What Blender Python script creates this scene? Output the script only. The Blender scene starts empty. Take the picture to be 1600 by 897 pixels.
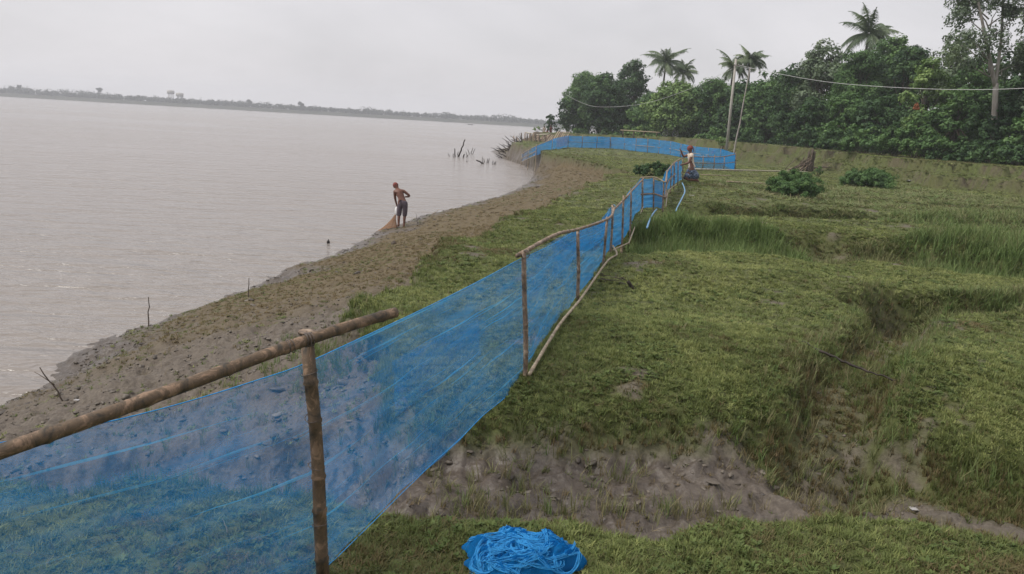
import bpy, math, random
import numpy as np

R = math.radians
C = bpy.context.scene.collection
SC = bpy.context.scene
rng = np.random.default_rng(7)
random.seed(7)

# ------------------------------------------------------------------ camera
HC, TH, RO, FPX = 2.25, R(12.13), R(3.3), 1200.0
fw = np.array([0, math.cos(TH), -math.sin(TH)])
u0 = np.array([0, math.sin(TH), math.cos(TH)])
r0 = np.array([1.0, 0, 0])
rt = r0 * math.cos(RO) + u0 * math.sin(RO)
up = -r0 * math.sin(RO) + u0 * math.cos(RO)
cam = bpy.data.cameras.new('camera')
cam.sensor_width = 36.0
cam.lens = 36.0 * FPX / 1600.0
cam.clip_start = 0.05
cam.clip_end = 20000
co = bpy.data.objects.new('camera', cam)
C.objects.link(co)
from mathutils import Matrix, Vector
M3 = Matrix((tuple(rt), tuple(up), tuple(-fw))).transposed()
co.matrix_world = Matrix.Translation((0, 0, HC)) @ M3.to_4x4()
SC.camera = co

# ------------------------------------------------------------------ world, sun, exposure
SUN_AZ, SUN_EL = R(-100), R(56)        # azimuth clockwise from the view direction
wd = bpy.data.worlds.new('World')
SC.world = wd
wd.use_nodes = True
nt = wd.node_tree
for n in list(nt.nodes):
    nt.nodes.remove(n)
wo = nt.nodes.new('ShaderNodeOutputWorld')
bg = nt.nodes.new('ShaderNodeBackground')
bg.inputs['Strength'].default_value = 0.10
sky = nt.nodes.new('ShaderNodeTexSky')
sky.sky_type = 'NISHITA'
sky.sun_disc = False
sky.sun_elevation = SUN_EL
sky.sun_rotation = SUN_AZ
sky.dust_density = 4.0
tc = nt.nodes.new('ShaderNodeTexCoord')
mp = nt.nodes.new('ShaderNodeMapping')
mp.inputs['Scale'].default_value = (1.0, 1.0, 2.6)
nz = nt.nodes.new('ShaderNodeTexNoise')
nz.inputs['Scale'].default_value = 2.3
nz.inputs['Detail'].default_value = 7
nz.inputs['Roughness'].default_value = 0.56
nz.inputs['Distortion'].default_value = 0.35
rp = nt.nodes.new('ShaderNodeValToRGB')
rp.color_ramp.elements[0].position = 0.30
rp.color_ramp.elements[0].color = (0.76, 0.75, 0.765, 1)
rp.color_ramp.elements[1].position = 0.72
rp.color_ramp.elements[1].color = (1.0, 0.98, 1.0, 1)
mulc = nt.nodes.new('ShaderNodeMix')
mulc.data_type = 'RGBA'
mulc.blend_type = 'MULTIPLY'
mulc.inputs[0].default_value = 1.0
mulc.inputs[7].default_value = (4.35, 4.31, 4.36, 1)
mixs = nt.nodes.new('ShaderNodeMix')
mixs.data_type = 'RGBA'
mixs.inputs[0].default_value = 0.93
nt.links.new(tc.outputs['Generated'], mp.inputs['Vector'])
nt.links.new(mp.outputs['Vector'], nz.inputs['Vector'])
nt.links.new(nz.outputs['Fac'], rp.inputs['Fac'])
nt.links.new(rp.outputs['Color'], mulc.inputs[6])
nt.links.new(sky.outputs['Color'], mixs.inputs[6])
nt.links.new(mulc.outputs[2], mixs.inputs[7])
nt.links.new(mixs.outputs[2], bg.inputs['Color'])
nt.links.new(bg.outputs['Background'], wo.inputs['Surface'])

sl = bpy.data.lights.new('sun', 'SUN')
sl.energy = 1.5
sl.angle = R(22)
sl.color = (1.0, 0.95, 0.88)
so = bpy.data.objects.new('sun', sl)
C.objects.link(so)
sd = Vector((math.sin(SUN_AZ) * math.cos(SUN_EL), math.cos(SUN_AZ) * math.cos(SUN_EL), math.sin(SUN_EL)))
so.rotation_euler = sd.to_track_quat('Z', 'Y').to_euler()
so.location = (-30, -5, 40)
SC.view_settings.view_transform = 'Standard'
SC.view_settings.look = 'None'
SC.view_settings.exposure = 1.0
SC.view_settings.gamma = 1.0
SC.cycles.use_denoising = True
SC.cycles.transparent_max_bounces = 24
SC.cycles.max_bounces = 6
SC.cycles.diffuse_bounces = 3
SC.cycles.volume_bounces = 1

# ------------------------------------------------------------------ pixel -> place helpers
def ray(x, y):
    return rt * ((x - 800) / FPX) + up * (-(y - 448.5) / FPX) + fw
def at(x, y, z=0.0):
    d = ray(x, y)
    return np.array([0, 0, HC]) + d * ((z - HC) / d[2])
def atY(x, y, Y):
    d = ray(x, y)
    return np.array([0, 0, HC]) + d * (Y / d[1])
def pl(pts, z):
    return np.array([at(x, y, z)[:2] for x, y in pts])

# ------------------------------------------------------------------ noise
_perm = np.random.default_rng(11).permutation(256)
_perm = np.concatenate([_perm, _perm, _perm])
_ga = np.linspace(0, 2 * np.pi, 256, endpoint=False)
_gx, _gy = np.cos(_ga), np.sin(_ga)
def perlin(x, y):
    xi = np.floor(x).astype(np.int64); yi = np.floor(y).astype(np.int64)
    xf = x - xi; yf = y - yi
    xi &= 255; yi &= 255
    u = xf * xf * xf * (xf * (xf * 6 - 15) + 10)
    v = yf * yf * yf * (yf * (yf * 6 - 15) + 10)
    def g(ix, iy, dx, dy):
        h = _perm[_perm[ix & 255] + (iy & 255)]
        return _gx[h] * dx + _gy[h] * dy
    a = g(xi, yi, xf, yf); b = g(xi + 1, yi, xf - 1, yf)
    c = g(xi, yi + 1, xf, yf - 1); d = g(xi + 1, yi + 1, xf - 1, yf - 1)
    return ((a + u * (b - a)) + v * ((c + u * (d - c)) - (a + u * (b - a)))) * 1.41
def fbm(x, y, s, o=4, gain=0.5):
    x = np.asarray(x, float) / s; y = np.asarray(y, float) / s
    t = 0; a = 1.0
    for i in range(o):
        t = t + a * perlin(x + 17.3 * i, y - 9.1 * i)
        x = x * 2.03; y = y * 2.03; a *= gain
    return t
def ridged(x, y, s, o=3):
    x = np.asarray(x, float) / s; y = np.asarray(y, float) / s
    t = 0; a = 1.0
    for i in range(o):
        t = t + a * (1 - 2 * np.abs(perlin(x + 5.3 * i, y + 3.7 * i)))
        x = x * 2.1; y = y * 2.1; a *= 0.5
    return t
def sstep(a, b, x):
    t = np.clip((x - a) / (b - a), 0, 1)
    return t * t * (3 - 2 * t)
def dpoly(X, Y, P, closed=False, val=None):
    P = np.asarray(P, float)
    n = len(P)
    best = np.full(X.shape, 1e9)
    bv = np.zeros(X.shape)
    for i in range(n if closed else n - 1):
        a = P[i]; b = P[(i + 1) % n]
        ab = b - a
        t = np.clip(((X - a[0]) * ab[0] + (Y - a[1]) * ab[1]) / (ab @ ab + 1e-12), 0, 1)
        d = np.hypot(X - a[0] - t * ab[0], Y - a[1] - t * ab[1])
        m = d < best
        best = np.where(m, d, best)
        if val is not None:
            bv = np.where(m, val[i] + t * (val[(i + 1) % n] - val[i]), bv)
    return (best, bv) if val is not None else best
def inside(X, Y, P):
    c = np.zeros(X.shape, bool)
    n = len(P)
    for i in range(n):
        x1, y1 = P[i]; x2, y2 = P[(i + 1) % n]
        if y1 == y2:
            continue
        k = ((y1 > Y) != (y2 > Y)) & (X < (x2 - x1) * (Y - y1) / (y2 - y1) + x1)
        c ^= k
    return c
def sdf(X, Y, P):
    return np.where(inside(X, Y, P), 1, -1) * dpoly(X, Y, P, True)

# ------------------------------------------------------------------ terrain plan
WZ = -1.8
_wl = [(-300, 770), (0, 645), (75, 600), (120, 560), (180, 533), (240, 512), (320, 486), (400, 452), (460, 426), (530, 396), (600, 363),
       (640, 346), (700, 331), (740, 319), (800, 301), (830, 286), (843, 271), (832, 262), (812, 256), (790, 248.5), (778, 243), (769, 237)]
WP = np.vstack([[[-60, -400], [-9, -40], [-7.5, 0]], pl(_wl, WZ),
                [[-3.0, 112], [2, 122], [14, 150], [40, 230], [120, 420], [500, 900], [4000, 2500], [4000, -400]]])
LP = np.vstack([[[-30, -400], [-5.5, -20], [-4.6, 1.5]],
                pl([(-300, 795), (0, 795), (300, 798), (470, 800)], -0.1),
                [[-0.9, 4.7], [-0.75, 5.4]],
                pl([(580, 600), (600, 520), (566, 492), (570, 470), (606, 462), (650, 450), (660, 428), (698, 407), (700, 384), (760, 368), (800, 350), (850, 329), (905, 306), (945, 286),
                    (978, 275), (962, 266), (940, 258), (905, 252), (880, 246), (852, 243)], -0.1),
                [[1.6, 72], [-0.5, 84], [0.5, 100], [3.5, 111], [8, 124], [40, 180], [120, 350], [500, 800], [4000, 2300], [4000, -400]]])
DITCH = [  # polyline, half width, depth, mud, sharpness
    (np.array([[-3.4, 5.6], [-1.6, 5.30], [-0.5, 5.02], [0.55, 5.05], [1.5, 5.15], [2.3, 5.32], [3.0, 5.3], [3.7, 5.0], [4.8, 4.6], [7, 4.0]]), 0.95, 0.31, 1.0),
    (pl([(1290, 745), (1312, 660), (1345, 615), (1385, 565), (1400, 525), (1400, 500)], -0.35), 0.46, 0.32, 0.42),
    (pl([(1380, 512), (1470, 505), (1600, 515), (1800, 540)], -0.3), 0.75, 0.42, 0.25),
    (pl([(975, 398), (1040, 392), (1130, 394), (1230, 402), (1320, 403), (1400, 412), (1500, 424), (1600, 436), (1850, 470)], -0.2), 1.45, 0.52, 0.25),
    (pl([(1085, 334), (1170, 337), (1300, 341), (1400, 348), (1500, 354), (1600, 358), (1900, 376)], -0.1), 1.4, 0.42, 0.1),
    (pl([(1130, 303), (1250, 311), (1400, 318), (1600, 330)], 0.0), 1.7, 0.12, 0.0),
]
EMB = np.array([[60, 14], [43, 24], [31, 36], [28.5, 40.5], [25.0, 48], [25.2, 62.0], [21.0, 74], [17.5, 84], [12.6, 97], [6.6, 106], [3.2, 110.5]])
EMBZ = np.array([1.4, 1.4, 1.42, 1.42, 1.4, 1.5, 1.55, 1.6, 1.3, 1.15, 1.0])

def terrain(X, Y, full=False):
    X = np.asarray(X, float); Y = np.asarray(Y, float)
    r = np.hypot(X, Y)
    n1 = fbm(X, Y, 2.3, 4)
    n2 = fbm(X + 40, Y, 0.55, 4)
    sW = sdf(X, Y, WP) + 0.25 * n1 + 0.10 * n2
    sL = sdf(X, Y, LP) + 0.28 * n1 + 0.16 * n2 + 0.6 * sstep(20, 45, r) * fbm(X, Y + 9, 3.5, 3) + 0.16 * ridged(X, Y, 0.9, 3) * sstep(5, 8, r)
    # mud slope between water and the grass edge
    a = np.clip(sW, 0, None); b = np.clip(-sL, 0, None)
    t = a / (a + b + 1e-6)
    alg = sstep(0.10, 0.20, t + 0.08 * n1 + 0.05 * n2) * sstep(9.0, 13.5, Y + 1.2 * n1 - 0.35 * (X + 3)) * (sW > 0.15)
    drop = 0.34 + 0.25 * sstep(25, 50, r)
    zm = WZ + (-drop - WZ) * np.power(t, 0.85)
    zm = np.where(sW < 0, WZ + np.clip(sW * 0.16, -3, 0), zm)
    land = sstep(-0.06, 0.16, sL)
    zl = 0.05 * fbm(X, Y, 5.0, 2) + 0.05 * n1 * sstep(3, 8, r) + 0.018 * n2
    z = zm + (zl - zm) * land
    # mounds
    for (cx, cy, rx, ry, h) in MOUND:
        z = z + land * h * np.exp(-((X - cx) / rx) ** 2 - ((Y - cy) / ry) ** 2)
    ditch = np.zeros(X.shape); dm = np.zeros(X.shape)
    for P, w, dep, mud in DITCH:
        d = dpoly(X, Y, P) + 0.22 * w * n1 + 0.12 * n2 * min(w, 1)
        k = 1 - sstep(0.45 * w, 1.05 * w, d)
        z = z - dep * k
        ditch = np.maximum(ditch, k)
        if w == 0.95:
            narrow = 0.55 * sstep(1.8, 2.5, X)
            dm = np.maximum(dm, (1 - sstep(0.50, 0.80, d + narrow)))
            z = z - 0.09 * (1 - sstep(0.6, 1.7, d))
        else:
            dm = np.maximum(dm, mud * (1 - sstep(0.30 * w, 0.95 * w, d)))
    # embankment with eroded face
    e, ez = dpoly(X, Y, EMB, val=EMBZ)
    en = e + 0.8 * fbm(X, Y, 2.4, 4) + 0.42 * ridged(X, Y, 1.3, 3)
    ek = 1 - sstep(1.7, 4.6, en)
    bankstep = ek * 0.30 + 0.40 * (1 - sstep(2.4, 2.65, en)) + 0.30 * (1 - sstep(3.5, 3.75, en)) + 0.10 * ek * (1 - ek) * 4 * ridged(X, Y, 0.8, 2)
    z = np.where(sW > -3, np.maximum(z, z + (ez - z) * bankstep), z)
    # rise under the photographer, behind the frame
    z = z + 0.55 * (1 - sstep(-1.2, 2.2, Y + 0 * X)) * (r < 60) * np.clip(land, 0, 1)
    mudmask = np.maximum(1 - sstep(-0.02, 0.22, sL), dm)
    # clods and footprints in the mud
    cl = mudmask * (sW > -1.0) * (1 - ek)
    z = z + cl * (0.030 * np.clip(ridged(X * 1.0, Y * 0.75, 0.30, 3), -0.8, 2) + 0.030 * n2 + 0.035 * fbm(X, Y, 0.17, 2)) * (1 - 0.6 * alg) * sstep(-0.8, 0.3, sW)
    z = z + (1 - cl) * 0.012 * fbm(X, Y, 0.22, 2)
    if full:
        return z, dict(sW=sW, sL=sL, mud=mudmask, ditch=ditch, dm=dm, emb=ek, e=e, en=en, n1=n1, n2=n2, land=land, alg=alg)
    return z
_c = lambda x, y: at(x, y, 0)[:2]
MOUND = [(*_c(1060, 560), 1.7, 1.5, 0.20), (*_c(1520, 590), 1.6, 1.4, 0.18), (*_c(1150, 440), 3.5, 1.0, 0.16),
         (*_c(1250, 365), 5.0, 1.3, 0.20), (*_c(1500, 392), 3.0, 1.0, 0.12), (7.2, 31.5, 4.0, 5.5, 0.33), (1.6, 4.0, 1.2, 0.6, 0.06)]
def gz(x, y):
    return float(terrain(np.array([x]), np.array([y]))[0])

def onground(px, py, z=0.0, dz=0.0):
    p = at(px, py, z)
    for _ in range(4): p = at(px, py, gz(p[0], p[1]))
    p[2] = gz(p[0], p[1]) + dz
    return p
# ------------------------------------------------------------------ mesh helpers
def tagit(o, label=None, cat=None, group=None, kind=None):
    if label: o['label'] = label
    if cat: o['category'] = cat
    if group: o['group'] = group
    if kind: o['kind'] = kind
    return o
def empty(name, loc, label, cat, group=None):
    o = bpy.data.objects.new(name, None)
    o.empty_display_size = 0.2
    C.objects.link(o)
    o.location = tuple(float(v) for v in loc)
    return tagit(o, label, cat, group)
def worldloc(o):
    v = np.zeros(3)
    while o is not None:
        v += np.array(o.location); o = o.parent
    return v
def mesh_np(name, V, Fq, mat=None, parent=None, smooth=True, attrs=None, uv=None):
    V = np.asarray(V, np.float64).reshape(-1, 3)
    if parent is not None:
        V = V - worldloc(parent)
    me = bpy.data.meshes.new(name)
    me.vertices.add(len(V))
    me.vertices.foreach_set('co', V.astype(np.float32).ravel())
    if isinstance(Fq, np.ndarray):
        k = Fq.shape[1]
        tot = np.full(len(Fq), k, np.int32); idx = Fq.astype(np.int32).ravel()
    else:
        tot = np.array([len(f) for f in Fq], np.int32)
        idx = np.array([i for f in Fq for i in f], np.int32)
    me.loops.add(len(idx)); me.loops.foreach_set('vertex_index', idx)
    me.polygons.add(len(tot))
    st = np.zeros(len(tot), np.int32)
    if len(tot) > 1: st[1:] = np.cumsum(tot)[:-1]
    me.polygons.foreach_set('loop_start', st)
    if smooth:
        me.polygons.foreach_set('use_smooth', np.ones(len(tot), bool))
    for k, v in (attrs or {}).items():
        a = me.attributes.new(k, 'FLOAT', 'POINT')
        a.data.foreach_set('value', np.asarray(v, np.float32))
    if uv is not None:
        l = me.uv_layers.new(name='UVMap')
        l.data.foreach_set('uv', np.asarray(uv, np.float32)[idx].ravel())
    me.update(calc_edges=True)
    if mat: me.materials.append(mat)
    o = bpy.data.objects.new(name, me)
    C.objects.link(o)
    if parent is not None: o.parent = parent
    return o
class MB:
    def __init__(s): s.v = []; s.f = []; s.n = 0
    def add(s, V, F):
        V = np.asarray(V, float).reshape(-1, 3)
        s.v.append(V)
        s.f += [tuple(i + s.n for i in f) for f in F]
        s.n += len(V)
    def tube(s, pts, rad, n=8, cap=True, squash=None):
        P = np.asarray(pts, float); m = len(P)
        rad = np.broadcast_to(np.asarray(rad, float), (m,))
        T = np.gradient(P, axis=0)
        T /= np.linalg.norm(T, axis=1)[:, None] + 1e-12
        ref = np.array([0, 0, 1.0]) if abs(T[:, 2]).mean() < 0.8 else np.array([1.0, 0, 0])
        V = []
        for i in range(m):
            a = np.cross(T[i], ref); a /= np.linalg.norm(a) + 1e-12
            b = np.cross(T[i], a)
            th = np.arange(n) * 2 * np.pi / n
            V.append(P[i] + rad[i] * (np.cos(th)[:, None] * a + np.sin(th)[:, None] * b * (squash or 1)))
        V = np.vstack(V)
        F = [(i * n + j, i * n + (j + 1) % n, (i + 1) * n + (j + 1) % n, (i + 1) * n + j) for i in range(m - 1) for j in range(n)]
        if cap:
            F.append(tuple(range(n))[::-1]); F.append(tuple((m - 1) * n + j for j in range(n)))
        s.add(V, F)
    def box(s, c, d, rz=0.0, rx=0.0):
        x, y, z = np.array(d) / 2
        V = np.array([[i * x, j * y, k * z] for k in (-1, 1) for j in (-1, 1) for i in (-1, 1)], float)
        cx, sx = math.cos(rx), math.sin(rx)
        V = V @ np.array([[1, 0, 0], [0, cx, -sx], [0, sx, cx]]).T
        cz, sz = math.cos(rz), math.sin(rz)
        V = V @ np.array([[cz, -sz, 0], [sz, cz, 0], [0, 0, 1]]).T
        s.add(V + np.array(c), [(0, 2, 3, 1), (4, 5, 7, 6), (0, 1, 5, 4), (2, 6, 7, 3), (0, 4, 6, 2), (1, 3, 7, 5)])
    def build(s, name, mat, parent=None, smooth=True):
        return mesh_np(name, np.vstack(s.v), s.f, mat, parent, smooth)
def smoothline(P, n):
    P = np.asarray(P, float)
    m = len(P)
    t = np.linspace(0, m - 1, n)
    out = np.zeros((n, P.shape[1]))
    Q = np.vstack([2 * P[0] - P[1], P, 2 * P[-1] - P[-2]])
    i = np.clip(t.astype(int), 0, m - 2); f = (t - i)[:, None]
    a, b, c, d = Q[i], Q[i + 1], Q[i + 2], Q[i + 3]
    return 0.5 * ((2 * b) + (-a + c) * f + (2 * a - 5 * b + 4 * c - d) * f ** 2 + (-a + 3 * b - 3 * c + d) * f ** 3)

# ------------------------------------------------------------------ materials
def mat(name):
    m = bpy.data.materials.new(name); m.use_nodes = True
    b = m.node_tree.nodes['Principled BSDF']
    return m, m.node_tree, b
def node(t, ty, **kw):
    n = t.nodes.new(ty)
    for k, v in kw.items():
        if k.startswith('i_'):
            n.inputs[k[2:].replace('_', ' ')].default_value = v
        else:
            setattr(n, k, v)
    return n
def ramp(t, src, stops):
    n = t.nodes.new('ShaderNodeValToRGB')
    e = n.color_ramp.elements
    while len(e) < len(stops): e.new(0.5)
    for x, (p, c) in zip(e, stops):
        x.position = p; x.color = (*c, 1) if len(c) == 3 else c
    t.links.new(src, n.inputs['Fac'])
    return n.outputs['Color']
def mixc(t, fac, a, b, blend='MIX'):
    n = t.nodes.new('ShaderNodeMix'); n.data_type = 'RGBA'; n.blend_type = blend
    for s, v in ((0, fac), (6, a), (7, b)):
        if hasattr(v, 'is_linked') or hasattr(v, 'links'): t.links.new(v, n.inputs[s])
        elif s == 0: n.inputs[0].default_value = v
        else: n.inputs[s].default_value = (*v, 1)
    return n.outputs[2]
def math_(t, op, a, b=None, clamp=False):
    n = t.nodes.new('ShaderNodeMath'); n.operation = op; n.use_clamp = clamp
    for s, v in ((0, a), (1, b)):
        if v is None: continue
        if hasattr(v, 'links'): t.links.new(v, n.inputs[s])
        else: n.inputs[s].default_value = v
    return n.outputs[0]
def noise(t, scale, detail=4, rough=0.55, vec=None, dist=0.0):
    n = node(t, 'ShaderNodeTexNoise', i_Scale=scale, i_Detail=detail, i_Roughness=rough, i_Distortion=dist)
    if vec is not None: t.links.new(vec, n.inputs['Vector'])
    return n.outputs['Fac']
def objvec(t, scale=(1, 1, 1)):
    c = t.nodes.new('ShaderNodeTexCoord')
    m = t.nodes.new('ShaderNodeMapping'); m.inputs['Scale'].default_value = scale
    t.links.new(c.outputs['Object'], m.inputs['Vector'])
    return m.outputs['Vector']
def bump(t, b, h, strength=0.4, dist=0.02):
    n = node(t, 'ShaderNodeBump', i_Strength=strength, i_Distance=dist)
    t.links.new(h, n.inputs['Height']); t.links.new(n.outputs['Normal'], b.inputs['Normal'])
def attr(t, name, kind='GEOMETRY'):
    n = t.nodes.new('ShaderNodeAttribute'); n.attribute_name = name; n.attribute_type = kind
    return n.outputs['Fac']
def simple(name, c1, c2, scale=20, rough=0.8, stretch=(1, 1, 1), bs=0.3, bd=0.01, spec=0.3):
    m, t, b = mat(name)
    v = objvec(t, stretch)
    f = noise(t, scale, 5, 0.6, v)
    t.links.new(ramp(t, f, [(0.32, c1), (0.68, c2)]), b.inputs['Base Color'])
    b.inputs['Roughness'].default_value = rough
    b.inputs['Specular IOR Level'].default_value = spec
    bump(t, b, f, bs, bd)
    return m

def ground_material():
    m, t, b = mat('ground_soil')
    v = objvec(t)
    gr, al, wet, dirt_shade = (attr(t, k) for k in ('grass', 'algae', 'wet', 'dirt_shade'))
    n1 = noise(t, 3.0, 6, 0.6, v); n2 = noise(t, 28.0, 5, 0.65, v); n3 = noise(t, 0.45, 4, 0.6, v)
    n4 = noise(t, 9.0, 5, 0.65, v)
    mud = ramp(t, n2, [(0.30, (0.062, 0.051, 0.040)), (0.52, (0.124, 0.104, 0.082)), (0.74, (0.182, 0.156, 0.126))])
    mud = mixc(t, math_(t, 'MULTIPLY', ramp(t, n1, [(0.42, (0, 0, 0)), (0.62, (1, 1, 1))]), 0.45), mud, (0.100, 0.080, 0.066))
    algc = ramp(t, n4, [(0.30, (0.066, 0.048, 0.024)), (0.55, (0.118, 0.090, 0.048)), (0.72, (0.100, 0.088, 0.042))])
    n5 = noise(t, 5.5, 3, 0.7, v, 0.5)
    mud = mixc(t, math_(t, 'MULTIPLY', ramp(t, n5, [(0.54, (0, 0, 0)), (0.62, (1, 1, 1))]), 0.55), mud, (0.060, 0.048, 0.038))
    col = mixc(t, al, mud, algc)
    col = mixc(t, math_(t, 'MULTIPLY', wet, 0.55), col, (0.060, 0.048, 0.040))
    gcol = ramp(t, n4, [(0.28, (0.040, 0.038, 0.016)), (0.50, (0.068, 0.085, 0.022)), (0.72, (0.105, 0.128, 0.034))])
    gcol = mixc(t, ramp(t, n3, [(0.40, (0, 0, 0)), (0.65, (1, 1, 1))]), gcol, (0.075, 0.078, 0.026))
    col = mixc(t, gr, col, gcol)
    dcol = ramp(t, n4, [(0.3, (0.045, 0.034, 0.022)), (0.7, (0.120, 0.095, 0.066))])  # bare earth colour, darkened to paint in shade in the embankment crevices
    col = mixc(t, dirt_shade, col, dcol)
    t.links.new(col, b.inputs['Base Color'])
    rg = math_(t, 'SUBTRACT', 0.85, math_(t, 'MULTIPLY', wet, 0.50))
    t.links.new(rg, b.inputs['Roughness'])
    b.inputs['Specular IOR Level'].default_value = 0.35
    vo = node(t, 'ShaderNodeTexVoronoi', i_Scale=13.0, i_Randomness=1.0); t.links.new(v, vo.inputs['Vector'])
    pr = ramp(t, vo.outputs['Distance'], [(0.05, (0, 0, 0)), (0.42, (1, 1, 1))])
    hh = math_(t, 'ADD', math_(t, 'MULTIPLY', n2, 0.6), n4)
    hh = math_(t, 'ADD', hh, math_(t, 'MULTIPLY', pr, math_(t, 'MULTIPLY', math_(t, 'SUBTRACT', 1.0, gr), 0.6)))
    bump(t, b, hh, 0.55, 0.03)
    return m
def water_material():
    m, t, b = mat('muddy_river')
    c = t.nodes.new('ShaderNodeTexCoord')
    def wav(scale, sx, sy, rz, det=3):
        mpn = t.nodes.new('ShaderNodeMapping')
        mpn.inputs['Scale'].default_value = (sx, sy, 1); mpn.inputs['Rotation'].default_value = (0, 0, rz)
        t.links.new(c.outputs['Object'], mpn.inputs['Vector'])
        return noise(t, scale, det, 0.55, mpn.outputs['Vector'], 0.4)
    a = wav(0.8, 0.32, 1.0, R(-12)); d = wav(2.2, 0.40, 1.0, R(8)); e = wav(9.0, 0.6, 1.0, R(-4), 2)
    big = wav(0.035, 0.5, 1.0, R(-14), 3)
    calm = ramp(t, big, [(0.36, (0.35, 0.35, 0.35)), (0.62, (1, 1, 1))])
    h = math_(t, 'ADD', math_(t, 'MULTIPLY', a, 1.0), math_(t, 'ADD', math_(t, 'MULTIPLY', d, 0.42), math_(t, 'MULTIPLY', e, 0.10)))
    h = math_(t, 'MULTIPLY', h, calm)
    t.links.new(ramp(t, big, [(0.3, (0.215, 0.190, 0.170)), (0.7, (0.260, 0.234, 0.212))]), b.inputs['Base Color'])
    b.inputs['Roughness'].default_value = 0.16
    b.inputs['IOR'].default_value = 1.33
    b.inputs['Specular IOR Level'].default_value = 0.5
    bump(t, b, h, 1.0, 0.60)
    return m
def leaf_material(name, dark, mid, light, trans=0.25):
    m, t, b = mat(name)
    ti = attr(t, 'tint')
    col = ramp(t, ti, [(0.0, dark), (0.5, mid), (1.0, light)])
    t.links.new(col, b.inputs['Base Color'])
    b.inputs['Roughness'].default_value = 0.55
    b.inputs['Specular IOR Level'].default_value = 0.25
    tr = t.nodes.new('ShaderNodeBsdfTranslucent')
    t.links.new(mixc(t, 1.0, col, (1.0, 1.1, 0.5), 'MULTIPLY'), tr.inputs['Color'])
    mx = t.nodes.new('ShaderNodeMixShader'); mx.inputs[0].default_value = trans
    t.links.new(b.outputs[0], mx.inputs[1]); t.links.new(tr.outputs[0], mx.inputs[2])
    t.links.new(mx.outputs[0], t.nodes['Material Output'].inputs['Surface'])
    return m
def grass_material(name, stops, trans=0.3):
    m, t, b = mat(name)
    ti = attr(t, 'tint', 'INSTANCER')
    hv = attr(t, 'along')
    col = ramp(t, ti, stops)
    col = mixc(t, math_(t, 'MULTIPLY', hv, 0.25), col, (0.26, 0.27, 0.11))
    t.links.new(col, b.inputs['Base Color'])
    b.inputs['Roughness'].default_value = 0.6
    b.inputs['Specular IOR Level'].default_value = 0.2
    tr = t.nodes.new('ShaderNodeBsdfTranslucent'); t.links.new(col, tr.inputs['Color'])
    mx = t.nodes.new('ShaderNodeMixShader'); mx.inputs[0].default_value = trans
    t.links.new(b.outputs[0], mx.inputs[1]); t.links.new(tr.outputs[0], mx.inputs[2])
    t.links.new(mx.outputs[0], t.nodes['Material Output'].inputs['Surface'])
    return m
def net_material(name, lo, hi, gain=1.0):
    m, t, b = mat(name)
    t.nodes.remove(b)
    uvn = t.nodes.new('ShaderNodeUVMap')
    def st(scale, sx, sy, rz=0.0, det=3):
        mpn = t.nodes.new('ShaderNodeMapping')
        mpn.inputs['Scale'].default_value = (sx, sy, 1); mpn.inputs['Rotation'].default_value = (0, 0, rz)
        t.links.new(uvn.outputs['UV'], mpn.inputs['Vector'])
        return noise(t, scale, det, 0.6, mpn.outputs['Vector'], 0.2)
    s1 = st(1.0, 0.35, 38.0, R(3)); s2 = st(1.0, 0.6, 9.0, R(-4)); s3 = st(0.9, 1.0, 1.4); s4 = st(1.0, 260.0, 260.0, 0, 0)
    line = ramp(t, s1, [(0.60, (0, 0, 0)), (0.70, (1, 1, 1))])
    band = ramp(t, s2, [(0.46, (0, 0, 0)), (0.66, (1, 1, 1))])
    patch = ramp(t, s3, [(0.46, (0, 0, 0)), (0.60, (1, 1, 1))])
    dens = attr(t, 'dens')
    al = math_(t, 'ADD', math_(t, 'MULTIPLY', line, 0.30), math_(t, 'ADD', math_(t, 'MULTIPLY', band, 0.16), math_(t, 'MULTIPLY', patch, 0.10)))
    al = math_(t, 'MULTIPLY', al, gain)
    al = math_(t, 'ADD', al, dens)
    al = math_(t, 'ADD', al, math_(t, 'MULTIPLY', math_(t, 'SUBTRACT', s4, 0.5), 0.25), clamp=True)
    al = math_(t, 'MINIMUM', al, 0.97)
    col = mixc(t, line, lo, hi)
    df = t.nodes.new('ShaderNodeBsdfDiffuse'); tl = t.nodes.new('ShaderNodeBsdfTranslucent'); tp = t.nodes.new('ShaderNodeBsdfTransparent')
    t.links.new(col, df.inputs['Color']); t.links.new(col, tl.inputs['Color'])
    m1 = t.nodes.new('ShaderNodeMixShader'); m1.inputs[0].default_value = 0.45
    t.links.new(df.outputs[0], m1.inputs[1]); t.links.new(tl.outputs[0], m1.inputs[2])
    m2 = t.nodes.new('ShaderNodeMixShader')
    t.links.new(al, m2.inputs[0]); t.links.new(tp.outputs[0], m2.inputs[1]); t.links.new(m1.outputs[0], m2.inputs[2])
    t.links.new(m2.outputs[0], t.nodes['Material Output'].inputs['Surface'])
    return m
def bamboo_material(name, a, b_, c):
    m, t, b = mat(name)
    v = objvec(t)
    n1 = noise(t, 11, 6, 0.7, v, 0.9); n2 = noise(t, 60, 4, 0.6, objvec(t, (1, 1, 0.25)))
    col = ramp(t, n1, [(0.38, a), (0.49, b_), (0.54, b_), (0.58, c)])
    col = mixc(t, 0.5, col, ramp(t, n2, [(0.3, (0.45, 0.45, 0.45)), (0.7, (1.2, 1.2, 1.2))]), 'MULTIPLY')
    t.links.new(col, b.inputs['Base Color'])
    b.inputs['Roughness'].default_value = 0.62
    bump(t, b, math_(t, 'ADD', n1, math_(t, 'MULTIPLY', n2, 0.5)), 0.5, 0.006)
    return m
M = {}
M['ground'] = ground_material()
M['water'] = water_material()
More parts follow.
